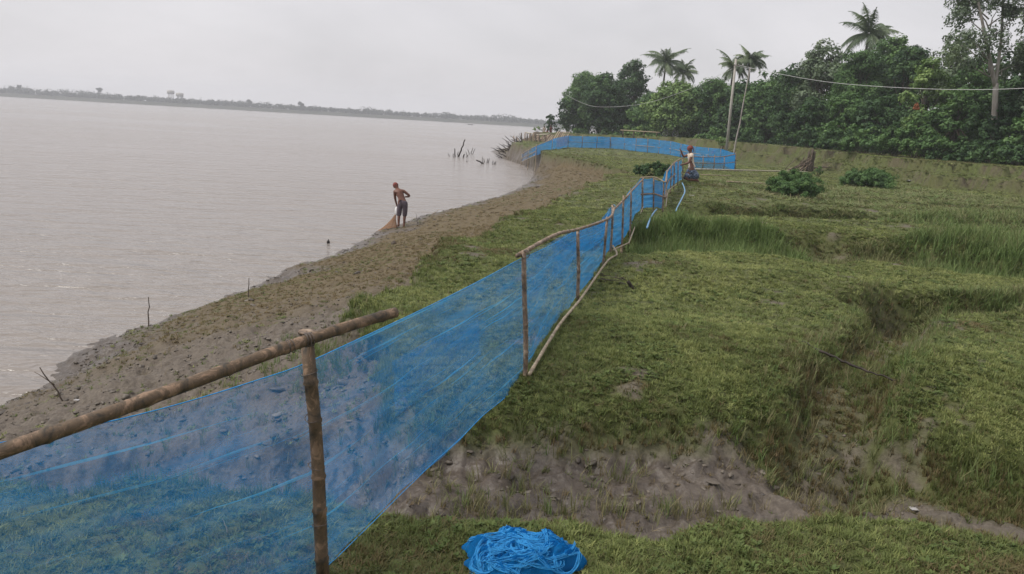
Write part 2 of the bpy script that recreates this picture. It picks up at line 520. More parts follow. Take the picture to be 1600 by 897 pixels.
M['bamboo'] = bamboo_material('weathered_bamboo', (0.085, 0.062, 0.045), (0.210, 0.145, 0.098), (0.37, 0.28, 0.20))
M['bamboo_green'] = bamboo_material('greenish_bamboo', (0.036, 0.028, 0.018), (0.115, 0.076, 0.044), (0.23, 0.150, 0.095))
M['bamboo_pale'] = bamboo_material('pale_bamboo', (0.20, 0.155, 0.10), (0.34, 0.27, 0.18), (0.45, 0.37, 0.26))
M['bamboo_white'] = bamboo_material('bleached_bamboo', (0.28, 0.25, 0.19), (0.40, 0.36, 0.28), (0.48, 0.44, 0.35))
M['wood'] = simple('old_wood', (0.045, 0.035, 0.028), (0.14, 0.11, 0.085), 14, 0.85, (1, 1, 0.2), 0.5, 0.01)
M['driftwood'] = simple('wet_driftwood', (0.016, 0.012, 0.010), (0.055, 0.042, 0.034), 14, 0.7, (1, 1, 0.3), 0.5, 0.01)
M['bark'] = simple('tree_bark', (0.045, 0.036, 0.027), (0.12, 0.10, 0.08), 9, 0.9, (1, 1, 0.25), 0.6, 0.03)
M['bark_pale'] = simple('pale_bark', (0.20, 0.18, 0.16), (0.38, 0.35, 0.32), 6, 0.8, (1, 1, 0.2), 0.3, 0.02)
M['concrete'] = simple('concrete_pole', (0.30, 0.28, 0.25), (0.44, 0.42, 0.38), 8, 0.85, (1, 1, 0.3), 0.2, 0.01)
M['wire'] = simple('tie_wire', (0.06, 0.05, 0.045), (0.15, 0.12, 0.10), 50, 0.5)
M['cable'] = simple('grey_cable', (0.42, 0.42, 0.42), (0.55, 0.55, 0.55), 5, 0.6)
M['net'] = net_material('blue_fishing_net', (0.036, 0.325, 0.760), (0.095, 0.48, 0.90))
M['net_rope'] = simple('blue_rope', (0.02, 0.24, 0.58), (0.05, 0.36, 0.74), 80, 0.7)
M['rope_pale'] = simple('pale_blue_rope', (0.10, 0.24, 0.40), (0.20, 0.34, 0.48), 80, 0.6)
M['skin'] = simple('brown_skin', (0.115, 0.052, 0.036), (0.165, 0.078, 0.054), 25, 0.5, bs=0.05)
M['white_plastic'] = simple('white_sack', (0.62, 0.62, 0.62), (0.78, 0.78, 0.78), 20, 0.5)
M['scrap'] = simple('dirty_plastic', (0.22, 0.20, 0.18), (0.42, 0.42, 0.43), 14, 0.7)

# ================================================================== SETTING
def polar_grid(rings, ang):
    A, Rr = np.meshgrid(ang, rings)
    X = Rr * np.sin(A); Y = Rr * np.cos(A)
    nr, na = X.shape
    i = np.arange(nr - 1)[:, None] * na + np.arange(na - 1)[None, :]
    F = np.stack([i, i + 1, i + na + 1, i + na], -1).reshape(-1, 4)
    return X.ravel(), Y.ravel(), F
def build_ground():
    rings = np.concatenate([np.geomspace(0.25, 2.2, 14)[:-1], np.geomspace(2.2, 12, 270)[:-1], np.geomspace(12, 30, 115)[:-1], np.geomspace(30, 75, 230)[:-1], np.geomspace(75, 130, 60)[:-1], np.geomspace(130, 5000, 36)])
    ang = np.concatenate([np.linspace(-180, -46, 36)[:-1], np.linspace(-46, 46, 540)[:-1], np.linspace(46, 180, 36)]) * np.pi / 180
    X, Y, F = polar_grid(rings, ang)
    z, d = terrain(X, Y, True)
    z = np.where(np.hypot(X, Y) > 700, np.minimum(z, 0.3), z)
    alg = d['alg'] * d['mud']
    mud = d['mud']
    grass = np.clip(1 - mud, 0, 1)
    # bare patches in the turf
    bare = sstep(0.55, 0.85, fbm(X + 3, Y + 8, 0.9, 4) + 0.25 * d['n2']) * (np.hypot(X, Y) < 40)
    front = (Y > 4.0) * (Y < 6.4) * (X > -0.6) * (X < 3.2)
    bare = np.clip(bare + sstep(-0.2, 0.5, fbm(X, Y, 0.5, 3)) * front * sstep(0.02, 0.45, d['ditch']), 0, 1)
    grass = grass * (1 - 0.85 * bare)
    en = d['en']
    dirt_shade = sstep(0.0, 0.6, fbm(X, Y, 2.6, 4) + 0.30) * np.maximum((1 - sstep(0.0, 0.4, np.abs(en - 2.5))), (1 - sstep(0.0, 0.4, np.abs(en - 3.6)))) * 0.95  # bare earth and painted shadow under the grass lips of the embankment steps
    path = (1 - sstep(0.5, 1.0, d['e'] + 0.35 * d['n1']))
    dirt_shade = np.maximum(dirt_shade, (Y > 74) * (Y < 130) * (X < 7) * mud * (d['sW'] > -.5) * sstep(-.5, .1, fbm(X, Y, 1.2, 3)) * (X > -8))
    dirt_shade = np.clip(np.maximum(dirt_shade, path * 0.8), 0, 1)
    wet = (1 - sstep(0.1, 1.6, d['sW'] + 0.5 * d['n1'])) + 1.0 * d['dm'] * sstep(-0.7, 0.2, d['n1'] + 0.1)
    nearleft = (X < 0) * (1 - sstep(12, 17, Y)) * mud
    wet = np.clip(wet + 0.25 * nearleft, 0, 1) * mud
    o = mesh_np('ground', np.stack([X, Y, z], 1), F, M['ground'], attrs=dict(grass=grass, algae=alg, wet=wet, dirt_shade=dirt_shade))
    return tagit(o, 'muddy river bank and grazed meadow with ditches', None, None, 'structure')
ground = build_ground()
def build_water():
    s = 6000.0
    o = mesh_np('river', [[-s, -300, WZ], [s, -300, WZ], [s, s, WZ], [-s, s, WZ]], [(0, 1, 2, 3)], M['water'])
    return tagit(o, 'wide muddy brown river with small ripples', None, None, 'structure')
build_water()

# far bank of the river, 800 m away
def far_edge(X):
    return 800 + 0.05 * X + 14 * fbm(X, X * 0 + 3, 160, 3)
def build_far_bank():
    X = np.linspace(-1400, 700, 260)
    e = far_edge(X)
    rows = [(-0.0, WZ - 0.6), (3, WZ + 0.9), (9, 1.2), (40, 1.6), (130, 1.8)]
    V = np.vstack([np.stack([X, e + dy + (0 if k in (0, 4) else 3 * fbm(X, X * 0 + k, 30, 2)), X * 0 + z], 1) for k, (dy, z) in enumerate(rows)])
    n = len(X)
    F = np.array([(k * n + i, k * n + i + 1, (k + 1) * n + i + 1, (k + 1) * n + i) for k in range(4) for i in range(n - 1)])
    m = simple('far_bank_soil', (0.022, 0.028, 0.018), (0.05, 0.052, 0.035), 0.05, 0.9)
    tagit(mesh_np('far_bank', V, F, m), 'low far bank across the river', None, None, 'structure')
build_far_bank()

# ------------------------------------------------------------------ leaves
def leaf_cloud(cen, nor, size, asp=0.5, r=rng):
    n = len(cen)
    nor = nor / (np.linalg.norm(nor, axis=1)[:, None] + 1e-9)
    t = np.cross(nor, r.normal(size=(n, 3))); t /= np.linalg.norm(t, axis=1)[:, None] + 1e-9
    b = np.cross(nor, t)
    L = (size * 0.5)[:, None]; W = L * asp
    fold = nor * L * 0.25
    V = np.stack([cen - t * L, cen + b * W + fold, cen + t * L, cen - b * W + fold], 1).reshape(-1, 3)
    F = np.arange(n * 4).reshape(-1, 4)
    return V, F

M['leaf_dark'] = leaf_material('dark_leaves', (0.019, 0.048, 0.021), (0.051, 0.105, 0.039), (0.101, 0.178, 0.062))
M['leaf_mid'] = leaf_material('green_leaves', (0.035, 0.076, 0.026), (0.084, 0.165, 0.054), (0.159, 0.260, 0.089))
M['leaf_light'] = leaf_material('light_green_leaves', (0.063, 0.114, 0.035), (0.157, 0.249, 0.078), (0.271, 0.374, 0.132))
M['leaf_grey'] = leaf_material('grey_green_leaves', (0.060, 0.087, 0.055), (0.132, 0.181, 0.111), (0.231, 0.291, 0.183))
M['palm'] = leaf_material('palm_fronds', (0.053, 0.082, 0.049), (0.125, 0.172, 0.096), (0.242, 0.287, 0.172))
M['far_leaf'] = leaf_material('far_leaves', (0.012, 0.020, 0.012), (0.022, 0.034, 0.018), (0.035, 0.05, 0.028), 0.1)

def far_treeline():
    X = np.concatenate([rng.uniform(-760, 420, 900), rng.uniform(-760, 420, 1500)])
    Y = far_edge(X) + rng.uniform(10, 75, len(X))
    prof = 0.72 + 0.35 * fbm(X, X * 0, 45, 3) + 0.25 * sstep(-300, -620, X) 
    H = np.clip(8.0 * prof * rng.uniform(0.7, 1.12, len(X)), 3.5, 13)
    H[900:] = rng.uniform(2.5, 5.0, 1500)
    Vs = []
    cen = []; nor = []; siz = []
    for x, y, h in zip(X, Y, H):
        k = 26
        d = rng.normal(size=(k, 3)); d /= np.linalg.norm(d, axis=1)[:, None]
        w = h * rng.uniform(0.4, 0.62)
        cen.append(np.array([x, y, 1.5 + h * 0.5]) + d * np.array([w, w, h * 0.52]) * rng.uniform(0.6, 1, (k, 1)))
        nor.append(d); siz.append(rng.uniform(1.0, 2.2, k))
    cen = np.vstack(cen); nor = np.vstack(nor); siz = np.concatenate(siz)
    V, F = leaf_cloud(cen, nor, siz, 0.8)
    o = mesh_np('far_treeline', V, F, M['far_leaf'], smooth=False, attrs=dict(tint=np.repeat(rng.uniform(0, 1, len(cen)), 4)))
    tagit(o, 'hazy line of trees along the far river bank', 'trees', None, 'stuff')
far_treeline()

# ------------------------------------------------------------------ haze
def build_haze():
    m = bpy.data.materials.new('haze_air'); m.use_nodes = True
    t = m.node_tree
    for n in list(t.nodes):
        if n.type != 'OUTPUT_MATERIAL': t.nodes.remove(n)
    v = t.nodes.new('ShaderNodeVolumePrincipled')
    v.inputs['Color'].default_value = (0.88, 0.92, 0.99, 1)
    v.inputs['Density'].default_value = 0.0006
    v.inputs['Anisotropy'].default_value = 0.1
    t.links.new(v.outputs[0], t.nodes['Material Output'].inputs['Volume'])
    mb = MB(); mb.box((0, 450, 9.5), (3000, 1300, 33))
    o = mb.build('haze', m, None, False)
    tagit(o, 'thin humid haze over the river', None, None, 'stuff')
build_haze()

# ------------------------------------------------------------------ grass by geometry nodes
def tuft(name, nb, h, w, spread, lean, material, seed, seg=2):
    r = np.random.default_rng(seed)
    V = []; F = []; al = []
    for i in range(nb):
        a = r.uniform(0, 2 * np.pi); rad = spread * math.sqrt(r.uniform())
        p = np.array([math.cos(a) * rad, math.sin(a) * rad, -0.01])
        b = r.uniform(0, 2 * np.pi); ln = lean * r.uniform(0.3, 1.3)
        dirv = np.array([math.cos(b), math.sin(b), 0]); side = np.array([-dirv[1], dirv[0], 0])
        hh = h * r.uniform(0.55, 1.15); ww = w * r.uniform(0.7, 1.2)
        k = len(V)
        for s in range(seg):
            q = s / seg
            c = p + dirv * hh * ln * q ** 1.6 + np.array([0, 0, hh * q * (1 - 0.25 * ln * q)])
            V += [c - side * ww * (1 - 0.5 * q) / 2, c + side * ww * (1 - 0.5 * q) / 2]; al += [q, q]
        V.append(p + dirv * hh * ln + np.array([0, 0, hh * (1 - 0.3 * ln)])); al.append(1.0)
        for s in range(seg - 1):
            F.append((k + 2 * s, k + 2 * s + 1, k + 2 * s + 3, k + 2 * s + 2))
        F.append((k + 2 * seg - 2, k + 2 * seg - 1, k + 2 * seg))
    o = mesh_np(name, V, F, material, None, True, attrs=dict(along=al))
    C.objects.unlink(o)
    return o
def scatter(name, P, sc, tint, tufts, label):
    n = len(P)
    me = bpy.data.meshes.new(name)
    me.vertices.add(n); me.vertices.foreach_set('co', np.asarray(P, np.float32).ravel())
    for k, v in (('scl', sc), ('rot', np.stack([rng.normal(0, .12, n), rng.normal(0, .12, n), rng.uniform(0, 6.28, n)], 1))):
        a = me.attributes.new(k, 'FLOAT_VECTOR', 'POINT'); a.data.foreach_set('vector', np.asarray(v, np.float32).ravel())
    a = me.attributes.new('tint', 'FLOAT', 'POINT'); a.data.foreach_set('value', np.asarray(tint, np.float32))
    a = me.attributes.new('pick', 'INT', 'POINT'); a.data.foreach_set('value', rng.integers(0, len(tufts), n).astype(np.int32))
    o = bpy.data.objects.new(name, me); C.objects.link(o)
    col = bpy.data.collections.new(name + '_blades')
    for q in tufts: col.objects.link(q)
    g = bpy.data.node_groups.new(name, 'GeometryNodeTree')
    g.interface.new_socket('Geometry', in_out='INPUT', socket_type='NodeSocketGeometry')
    g.interface.new_socket('Geometry', in_out='OUTPUT', socket_type='NodeSocketGeometry')
    gi = g.nodes.new('NodeGroupInput'); go = g.nodes.new('NodeGroupOutput')
    ip = g.nodes.new('GeometryNodeInstanceOnPoints'); ci = g.nodes.new('GeometryNodeCollectionInfo')
    ci.inputs['Collection'].default_value = col
    ci.inputs['Separate Children'].default_value = True; ci.inputs['Reset Children'].default_value = True
    ip.inputs['Pick Instance'].default_value = True
    def na(nm, ty):
        q = g.nodes.new('GeometryNodeInputNamedAttribute'); q.data_type = ty; q.inputs['Name'].default_value = nm
        return [s for s in q.outputs if s.enabled and s.name == 'Attribute'][0]
    g.links.new(gi.outputs[0], ip.inputs['Points']); g.links.new(ci.outputs[0], ip.inputs['Instance'])
    g.links.new(na('scl', 'FLOAT_VECTOR'), ip.inputs['Scale']); g.links.new(na('rot', 'FLOAT_VECTOR'), ip.inputs['Rotation'])
    g.links.new(na('pick', 'INT'), ip.inputs['Instance Index'])
    g.links.new(ip.outputs[0], go.inputs[0])
    md = o.modifiers.new('grass', 'NODES'); md.node_group = g
    return tagit(o, label, 'grass', None, 'stuff')
def fan(n, r1, r2, a=46):
    rr = np.sqrt(rng.uniform(r1 * r1, r2 * r2, n)); th = R(1) * rng.uniform(-a, a, n)
    return rr * np.sin(th), rr * np.cos(th)

M['turf'] = grass_material('turf_blades', [(0.0, (0.170, 0.122, 0.066)), (0.22, (0.115, 0.100, 0.042)), (0.45, (0.096, 0.132, 0.040)), (0.75, (0.165, 0.208, 0.064)), (1.0, (0.290, 0.315, 0.115))])
M['reed'] = grass_material('reed_blades', [(0.0, (0.240, 0.205, 0.120)), (0.3, (0.165, 0.185, 0.078)), (0.6, (0.115, 0.190, 0.058)), (1.0, (0.190, 0.275, 0.092))])
turf_t = [tuft('turf_tuft', 11, 0.046, 0.0085, 0.026, 1.0, M['turf'], s) for s in range(5)]
turf_f = [tuft('turf_tuft_wide', 14, 0.046, 0.0085, 0.034, 1.0, M['turf'], 20 + s, 1) for s in range(5)]
reed_t = [tuft('reed_tuft', 8, 0.52, 0.017, 0.09, 0.40, M['reed'], 40 + s, 3) for s in range(5)]
blade_t = [tuft('blade_tuft', 9, 0.17, 0.006, 0.035, 0.45, M['reed'], 60 + s, 3) for s in range(5)]

def turf_points():
    Ps, Ss, Ts = [], [], []
    for n, r1, r2, sx in ((95000, 1.6, 9, 1.0), (150000, 9, 22, 1.3), (150000, 22, 62, 2.8), (36000, 62, 118, 6.0)):
        X, Y = fan(n, r1, r2)
        z, d = terrain(X, Y, True)
        e2 = d['emb']; en = d['en']
        front = (Y > 4.0) & (Y < 6.5) & (X > -0.9) & (X < 3.4)
        g = 1 - d['mud']
        bare = sstep(0.45, 0.8, fbm(X + 3, Y + 8, 0.9, 4) + 0.25 * d['n2']) * (np.hypot(X, Y) < 40)
        g = g * (1 - 0.85 * bare)
        g = g * np.where(front, 1 - 0.60 * sstep(0.05, 0.5, d['ditch']), 1.0)
        ledge = (1 - sstep(1.0, 1.45, X)) * (X > -1.0) * sstep(3.95, 4.3, Y + 0.2 * d['n1']) * (Y < 4.9)
        g = g * (1 - 0.55 * ledge)
        g = g * (1 - 0.45 * (X < -0.7) * (Y < 5.2))
        g = g * (0.62 + 0.38 * sstep(-0.6, 0.2, fbm(X, Y, 0.33, 3)))
        g = g * (1 - 0.75 * sstep(0.3, 0.8, fbm(X, Y, 2.6, 4) + 0.3) * np.maximum((1 - sstep(0.0, 0.4, np.abs(en - 2.5))), (1 - sstep(0.0, 0.4, np.abs(en - 3.6)))))
        g = np.where(d['e'] < 0.9, g * 0.25, g)
        al = d['alg'] * (d['sW'] > 0.4) * d['mud']
        g = np.maximum(g, 0.32 * al)
        g = np.maximum(g, 0.03 * d['mud'] * (d['sW'] > 0.3))
        keep = (rng.uniform(size=n) < g) & (d['sW'] > 0.1)
        pt = fbm(X, Y, 1.3, 4); p2 = fbm(X + 90, Y, 6.0, 2)
        ti = 0.66 + 0.28 * pt + 0.30 * p2 - 0.32 * sstep(0.25, 0.65, fbm(X + 200, Y - 50, 1.8, 3)) + rng.normal(0, 0.20, n) - 0.34 * sstep(0.05, 0.6, d['ditch']) - 0.65 * al - 0.3 * sstep(0.3, 0.7, bare) - 0.15 * e2 - 0.35 * ledge
        ti = ti - 0.24 * sstep(0.1, 0.6, fbm(X - 30, Y, 0.35, 3)) + 0.08
        hs = rng.uniform(0.55, 1.5, n) * (1 + 0.5 * fbm(X, Y, 0.18, 2)) * (1 + 1.1 * sstep(0.08, 0.45, d['ditch']) * (1 - d['dm'])) * (1 - 0.35 * al)
        lip = sstep(-0.05, 0.05, d['sL']) * (1 - sstep(0.10, 0.35, d['sL'])) * (d['dm'] < .2)
        hs = hs * (1 + 1.3 * lip)
        ti = ti - 0.12 * lip
        k = np.where(keep)[0]
        Ps.append(np.stack([X[k], Y[k], z[k]], 1)); Ts.append(np.clip(ti[k], 0, 1))
        s = sx * rng.uniform(0.8, 1.25, len(k))
        Ss.append(np.stack([s, s, hs[k] * (1 + 0.07 * (sx - 1))], 1))
    return np.vstack(Ps), np.vstack(Ss), np.concatenate(Ts)
P, S, T = turf_points()
scatter('meadow_grass', P, S, T, turf_t + turf_f, 'short grazed green turf covering the river bank')

def patch_points(n, poly, z=0.0):
    P = pl(poly, z)
    lo, hi = P.min(0), P.max(0)
    X = rng.uniform(lo[0], hi[0], n); Y = rng.uniform(lo[1], hi[1], n)
    s = sdf(X, Y, P) + 0.35 * fbm(X, Y, 1.2, 3)
    k = s > 0
    return X[k], Y[k], s[k]
def reeds():
    Ps, Ss, Ts = [], [], []
    for n, poly, z, h, w, tt in (
        (3300, [(985, 378), (1060, 372), (1160, 382), (1270, 398), (1290, 410), (1180, 412), (1080, 410), (985, 398)], -0.25, 0.9, 1.0, 0.62),
        (1500, [(1240, 398), (1420, 402), (1420, 422), (1280, 416)], -0.25, 0.5, 0.9, 0.25),
        (4000, [(1395, 400), (1500, 398), (1700, 410), (1760, 480), (1600, 448), (1480, 440), (1400, 425)], -0.25, 0.85, 1.0, 0.58),
        (3400, [(1360, 343), (1480, 338), (1700, 345), (1700, 380), (1500, 366), (1380, 358)], -0.15, 0.55, 1.2, 0.45),
        (2600, [(1090, 328), (1360, 338), (1360, 352), (1150, 342)], -0.15, 0.35, 1.3, 0.35),
        (2200, [(1440, 492), (1600, 490), (1760, 505), (1760, 545), (1600, 528), (1460, 525)], -0.3, 0.55, 0.8, 0.35),
        (5000, [(1110, 292), (1260, 288), (1420, 292), (1600, 312), (1800, 340), (1500, 332), (1300, 325), (1120, 312)], 0.0, 0.20, 2.0, 0.34),
    ):
        X, Y, s = patch_points(n, poly, z)
        zz = terrain(X, Y)
        hs = h * rng.uniform(0.45, 1.2, len(X)) * (1 + 0.35 * fbm(X, Y, 0.5, 2)) * sstep(-0.1, 0.6, s + 0.15)
        ws = w * rng.uniform(0.8, 1.2, len(X))
        Ps.append(np.stack([X, Y, zz], 1)); Ss.append(np.stack([ws, ws, hs], 1)); Ts.append(np.clip(tt + 0.18 * fbm(X, Y, 1.0, 2) + rng.normal(0, .14, len(X)), 0, 1))
    return np.vstack(Ps), np.vstack(Ss), np.concatenate(Ts)
P, S, T = reeds()
scatter('tall_marsh_grass', P, S, T, reed_t, 'tall green marsh grass standing in the wet ditches')

def ditch_blades():
    Ps, Ss, Ts = [], [], []
    X, Y = fan(60000, 3, 16)
    z, d = terrain(X, Y, True)
    lineB = dpoly(X, Y, pl([(640, 785), (760, 785), (900, 792), (1000, 785), (1100, 778), (1200, 765), (1260, 745)], -0.28))
    dens = 0.85 * (1 - sstep(0.02, 0.20, lineB + 0.15 * d['n2'])) * sstep(-0.5, 0.3, d['n1'] + 0.3)
    dens = np.maximum(dens, 0.75 * sstep(0.15, 0.6, d['ditch']) * (1 - d['dm']) * sstep(-0.2, 0.4, d['n1'] + 0.1))
    dens = np.maximum(dens, 0.22 * d['dm'] * sstep(-0.1, 0.5, d['n1'] + 0.15))
    br = dpoly(X, Y, DITCH[1][0])
    dens = np.maximum(dens, 0.85 * (1 - sstep(0.35, 0.7, br)) * sstep(0.12, 0.3, br))
    # rough tussocks seen through the near net
    lf = (X < -0.2) & (X > -3.6) & (Y > 4.2) & (Y < 9)
    dens = np.where(lf, np.maximum(dens, 0.07 + 0.55 * sstep(0.35, 0.8, d['n1'])), dens)
    keep = (rng.uniform(size=len(X)) < dens * 0.75) & (d['sW'] > 0.6)
    k = np.where(keep)[0]
    ti = np.clip(0.36 + 0.2 * d['n1'][k] + rng.normal(0, .2, len(k)) - 0.2 * d['dm'][k], 0, 1)
    s = rng.uniform(0.7, 1.2, len(k))
    h = rng.uniform(0.45, 1.25, len(k))
    return np.stack([X[k], Y[k], z[k]], 1), np.stack([s, s, h], 1), ti
P, S, T = ditch_blades()
scatter('ditch_grass', P, S, T, blade_t, 'longer rough grass along the muddy creek and ditch edges')

# broad-leaved weeds in patches of the turf
def leafy(name, nl, L, w, seed):
    r = np.random.default_rng(seed); V, F, al = [], [], []
    for i in range(nl):
        a = r.uniform(0, 6.28); o = r.uniform(0, .02); el = r.uniform(.15, .9); l = L * r.uniform(.6, 1.2)
        d = np.array([math.cos(a) * math.cos(el), math.sin(a) * math.cos(el), math.sin(el)]); sd = np.array([-math.sin(a), math.cos(a), 0])
        b = np.array([math.cos(a) * o, math.sin(a) * o, 0.0]); k = len(V)
        V += [b, b + d * l * .45 + sd * w * l / L, b + d * l + [0, 0, -.15 * l], b + d * l * .45 - sd * w * l / L]; al += [0, .5, 1, .5]
        F.append((k, k + 1, k + 2, k + 3))
    o = mesh_np(name, V, F, M['weed'], None, True, attrs=dict(along=al)); C.objects.unlink(o)
    return o
M['weed'] = grass_material('weed_leaves', [(0.0, (0.060, 0.070, 0.026)), (0.5, (0.075, 0.125, 0.034)), (1.0, (0.150, 0.200, 0.060))])
weed_t = [leafy('weed_rosette', 9, 0.045, 0.010, 80 + k) for k in range(4)]
def weeds():
    Ps, Ss, Ts = [], [], []
    for n, r1, r2, sx in ((22000, 1.8, 9, 0.7), (30000, 9, 24, 1.1)):
        X, Y = fan(n, r1, r2); z, d = terrain(X, Y, True)
        g = (1 - d['mud']) * sstep(0.0, 0.5, fbm(X + 60, Y - 20, 0.7, 3)) * (1 - 0.6 * d['ditch'])
        k = np.where((rng.uniform(size=n) < g) & (d['sW'] > .3))[0]
        s = sx * rng.uniform(.6, 1.5, len(k))
        Ps.append(np.stack([X[k], Y[k], z[k] + .012], 1)); Ss.append(np.stack([s, s, s], 1)); Ts.append(np.clip(.5 + .3 * fbm(X[k], Y[k], .8, 2) + rng.normal(0, .2, len(k)), 0, 1))
    return np.vstack(Ps), np.vstack(Ss), np.concatenate(Ts)
P, S, T = weeds()
scatter('creeping_weeds', P, S, T, weed_t, 'patches of creeping broad-leaved weeds in the turf')
# dead stalks
M['straw'] = grass_material('dead_stalks', [(0.0, (0.10, 0.075, 0.045)), (0.5, (0.22, 0.17, 0.10)), (1.0, (0.36, 0.30, 0.19))])
straw_t = [tuft('dead_stalk', 3, 0.13, 0.0035, 0.02, 1.2, M['straw'], 90 + k, 3) for k in range(4)]
X, Y = fan(16000, 1.8, 18); z, d = terrain(X, Y, True)
k = np.where((rng.uniform(size=len(X)) < 0.10 + 0.25 * sstep(.1, .6, d['ditch'])) & (d['sW'] > .4))[0]
s = rng.uniform(.5, 1.3, len(k))
scatter('dead_stalks', np.stack([X[k], Y[k], z[k]], 1), np.stack([s, s, s * rng.uniform(.4, 1.2, len(k))], 1), rng.uniform(0, 1, len(k)), straw_t, 'dry straw-coloured stalks scattered in the grass and mud')
# clods of mud
def clod_mat():
    m, t, b = mat('mud_clods')
    t.links.new(ramp(t, attr(t, 'tint', 'INSTANCER'), [(0.0, (0.042, 0.034, 0.027)), (0.5, (0.100, 0.083, 0.065)), (1.0, (0.175, 0.150, 0.120))]), b.inputs['Base Color'])
    b.inputs['Roughness'].default_value = 0.6
    return m
M['clod'] = clod_mat()
def clod_mesh(seed):
    r = np.random.default_rng(seed); n, k = 8, 5; V = [[0, 0, -.4]]; F = []
    for j in range(1, k):
        f = -np.pi / 2 + np.pi * j / k
        for i in range(n):
            a = i / n * 2 * np.pi + j * .3; q = r.uniform(.7, 1.25)
            V.append([math.cos(a) * math.cos(f) * q, math.sin(a) * math.cos(f) * q * .75, math.sin(f) * .5 * q])
    V.append([0, 0, .5])
    for i in range(n):
        F.append((0, 1 + (i + 1) % n, 1 + i))
        for j in range(k - 2): F.append((1 + j * n + i, 1 + j * n + (i + 1) % n, 1 + (j + 1) * n + (i + 1) % n, 1 + (j + 1) * n + i))
        F.append((1 + (k - 2) * n + i, 1 + (k - 2) * n + (i + 1) % n, len(V) - 1))
    o = mesh_np('mud_clod', V, F, M['clod'], None, False); C.objects.unlink(o); return o
clod_t = [clod_mesh(120 + k) for k in range(6)]
def clods():
    Ps, Ss, Ts = [], [], []
    for n, r1, r2, sx in ((60000, 3.5, 14, .016), (60000, 14, 34, .026), (24000, 34, 75, .06)):
        X, Y = fan(n, r1, r2); z, d = terrain(X, Y, True)
        g = d['mud'] * (1 - .8 * d['alg']) * sstep(-.1, .6, fbm(X + 8, Y, .45, 3) + .25 * (d['sW'] < 1.6) + .1) * (1 - d['emb'])
        g = g * np.where(d['dm'] > .1, .35, .45)
        k = np.where((rng.uniform(size=n) < g) & (d['sW'] > .05))[0]
        s = sx * rng.lognormal(0, .45, len(k))
        Ps.append(np.stack([X[k], Y[k], z[k]], 1)); Ss.append(np.stack([s * 1.3, s, s * rng.uniform(.5, 1.2, len(k))], 1))
        Ts.append(np.clip(.45 + .25 * fbm(X[k], Y[k], .6, 2) + rng.normal(0, .2, len(k)) - .25 * (d['sW'][k] < 1.2), 0, 1))
    return np.vstack(Ps), np.vstack(Ss), np.concatenate(Ts)
P, S, T = clods()
o = scatter('mud_clods', P, S, T, clod_t, 'small trampled clods of grey mud along the shore and creek')
o['category'] = 'mud'

# ================================================================== NET FENCES
def bamboo(mb, a, b, r1, r2, n=10, bend=0.0, sag=0.0, seed=0, node_len=0.28, bulge=1.16):
    a = np.asarray(a, float); b = np.asarray(b, float)
    r = np.random.default_rng(seed)
    L = np.linalg.norm(b - a)
    k = max(2, int(L / node_len))
    ts = [0.0]
    for i in range(1, k):
        q = (i + r.uniform(-0.15, 0.15)) / k
        ts += [q - 0.012 / L * 1.0, q, q + 0.012 / L * 1.0]
    ts = np.array(ts + [1.0])
    side = np.cross(b - a, [0, 0, 1.0])
    if np.linalg.norm(side) < 0.2 * L: side = np.array([1.0, 0.2, 0])
    side /= np.linalg.norm(side)
    wob = bend * np.sin(ts * np.pi) + 0.004 * np.sin(ts * 9 + r.uniform(0, 6))
    P = a + (b - a) * ts[:, None] + side * wob[:, None] + np.array([0, 0, 1.0]) * (sag * np.sin(ts * np.pi))[:, None]
    rad = r1 + (r2 - r1) * ts
    rad = rad * (1 + 0.04 * np.sin(ts * 23 + seed))
    rad[2:-1:3] *= bulge
    mb.tube(P, rad, n)
    return P
def net_strip(name, top, bot, dens, parent, m=None, rows=22, du=0.05, fold=0.012, seed=0, uoff=0.0):
    """top/bot: polylines of the same length; dens per point; a sheet with folds"""
    top = np.asarray(top, float); bot = np.asarray(bot, float)
    L = np.concatenate([[0], np.cumsum(np.linalg.norm(np.diff((top + bot) / 2, axis=0), axis=1))])
    n = max(4, int(L[-1] / du))
    s = np.linspace(0, L[-1], n)
    ip = lambda A: np.stack([np.interp(s, L, A[:, k]) for k in range(3)], 1)
    T, B = ip(top), ip(bot)
    D = np.interp(s, L, dens)
    d = np.gradient((T + B) / 2, axis=0); d[:, 2] = 0
    d /= np.linalg.norm(d, axis=1)[:, None] + 1e-9
    nrm = np.stack([-d[:, 1], d[:, 0], d[:, 0] * 0], 1)
    v = np.linspace(0, 1, rows)
    S_, Vv = np.meshgrid(s, v)
    f = fold * (fbm(S_ + seed * 7, Vv * 6, 0.9, 3) + 0.7 * fbm(S_ * 0.5 + seed, Vv * 1.0 * 9, 0.5, 3))
    P = B[None] + (T - B)[None] * v[:, None, None] + nrm[None] * f[..., None]
    h = np.linalg.norm(T - B, axis=1).mean()
    UV = np.stack([S_ + uoff, Vv * h], -1).reshape(-1, 2)
    i = np.arange(rows - 1)[:, None] * n + np.arange(n - 1)[None]
    F = np.stack([i, i + 1, i + n + 1, i + n], -1).reshape(-1, 4)
    return mesh_np(name, P.reshape(-1, 3), F, m or M['net'], parent, True, dict(dens=np.broadcast_to(D, (rows, n)).ravel()), UV)

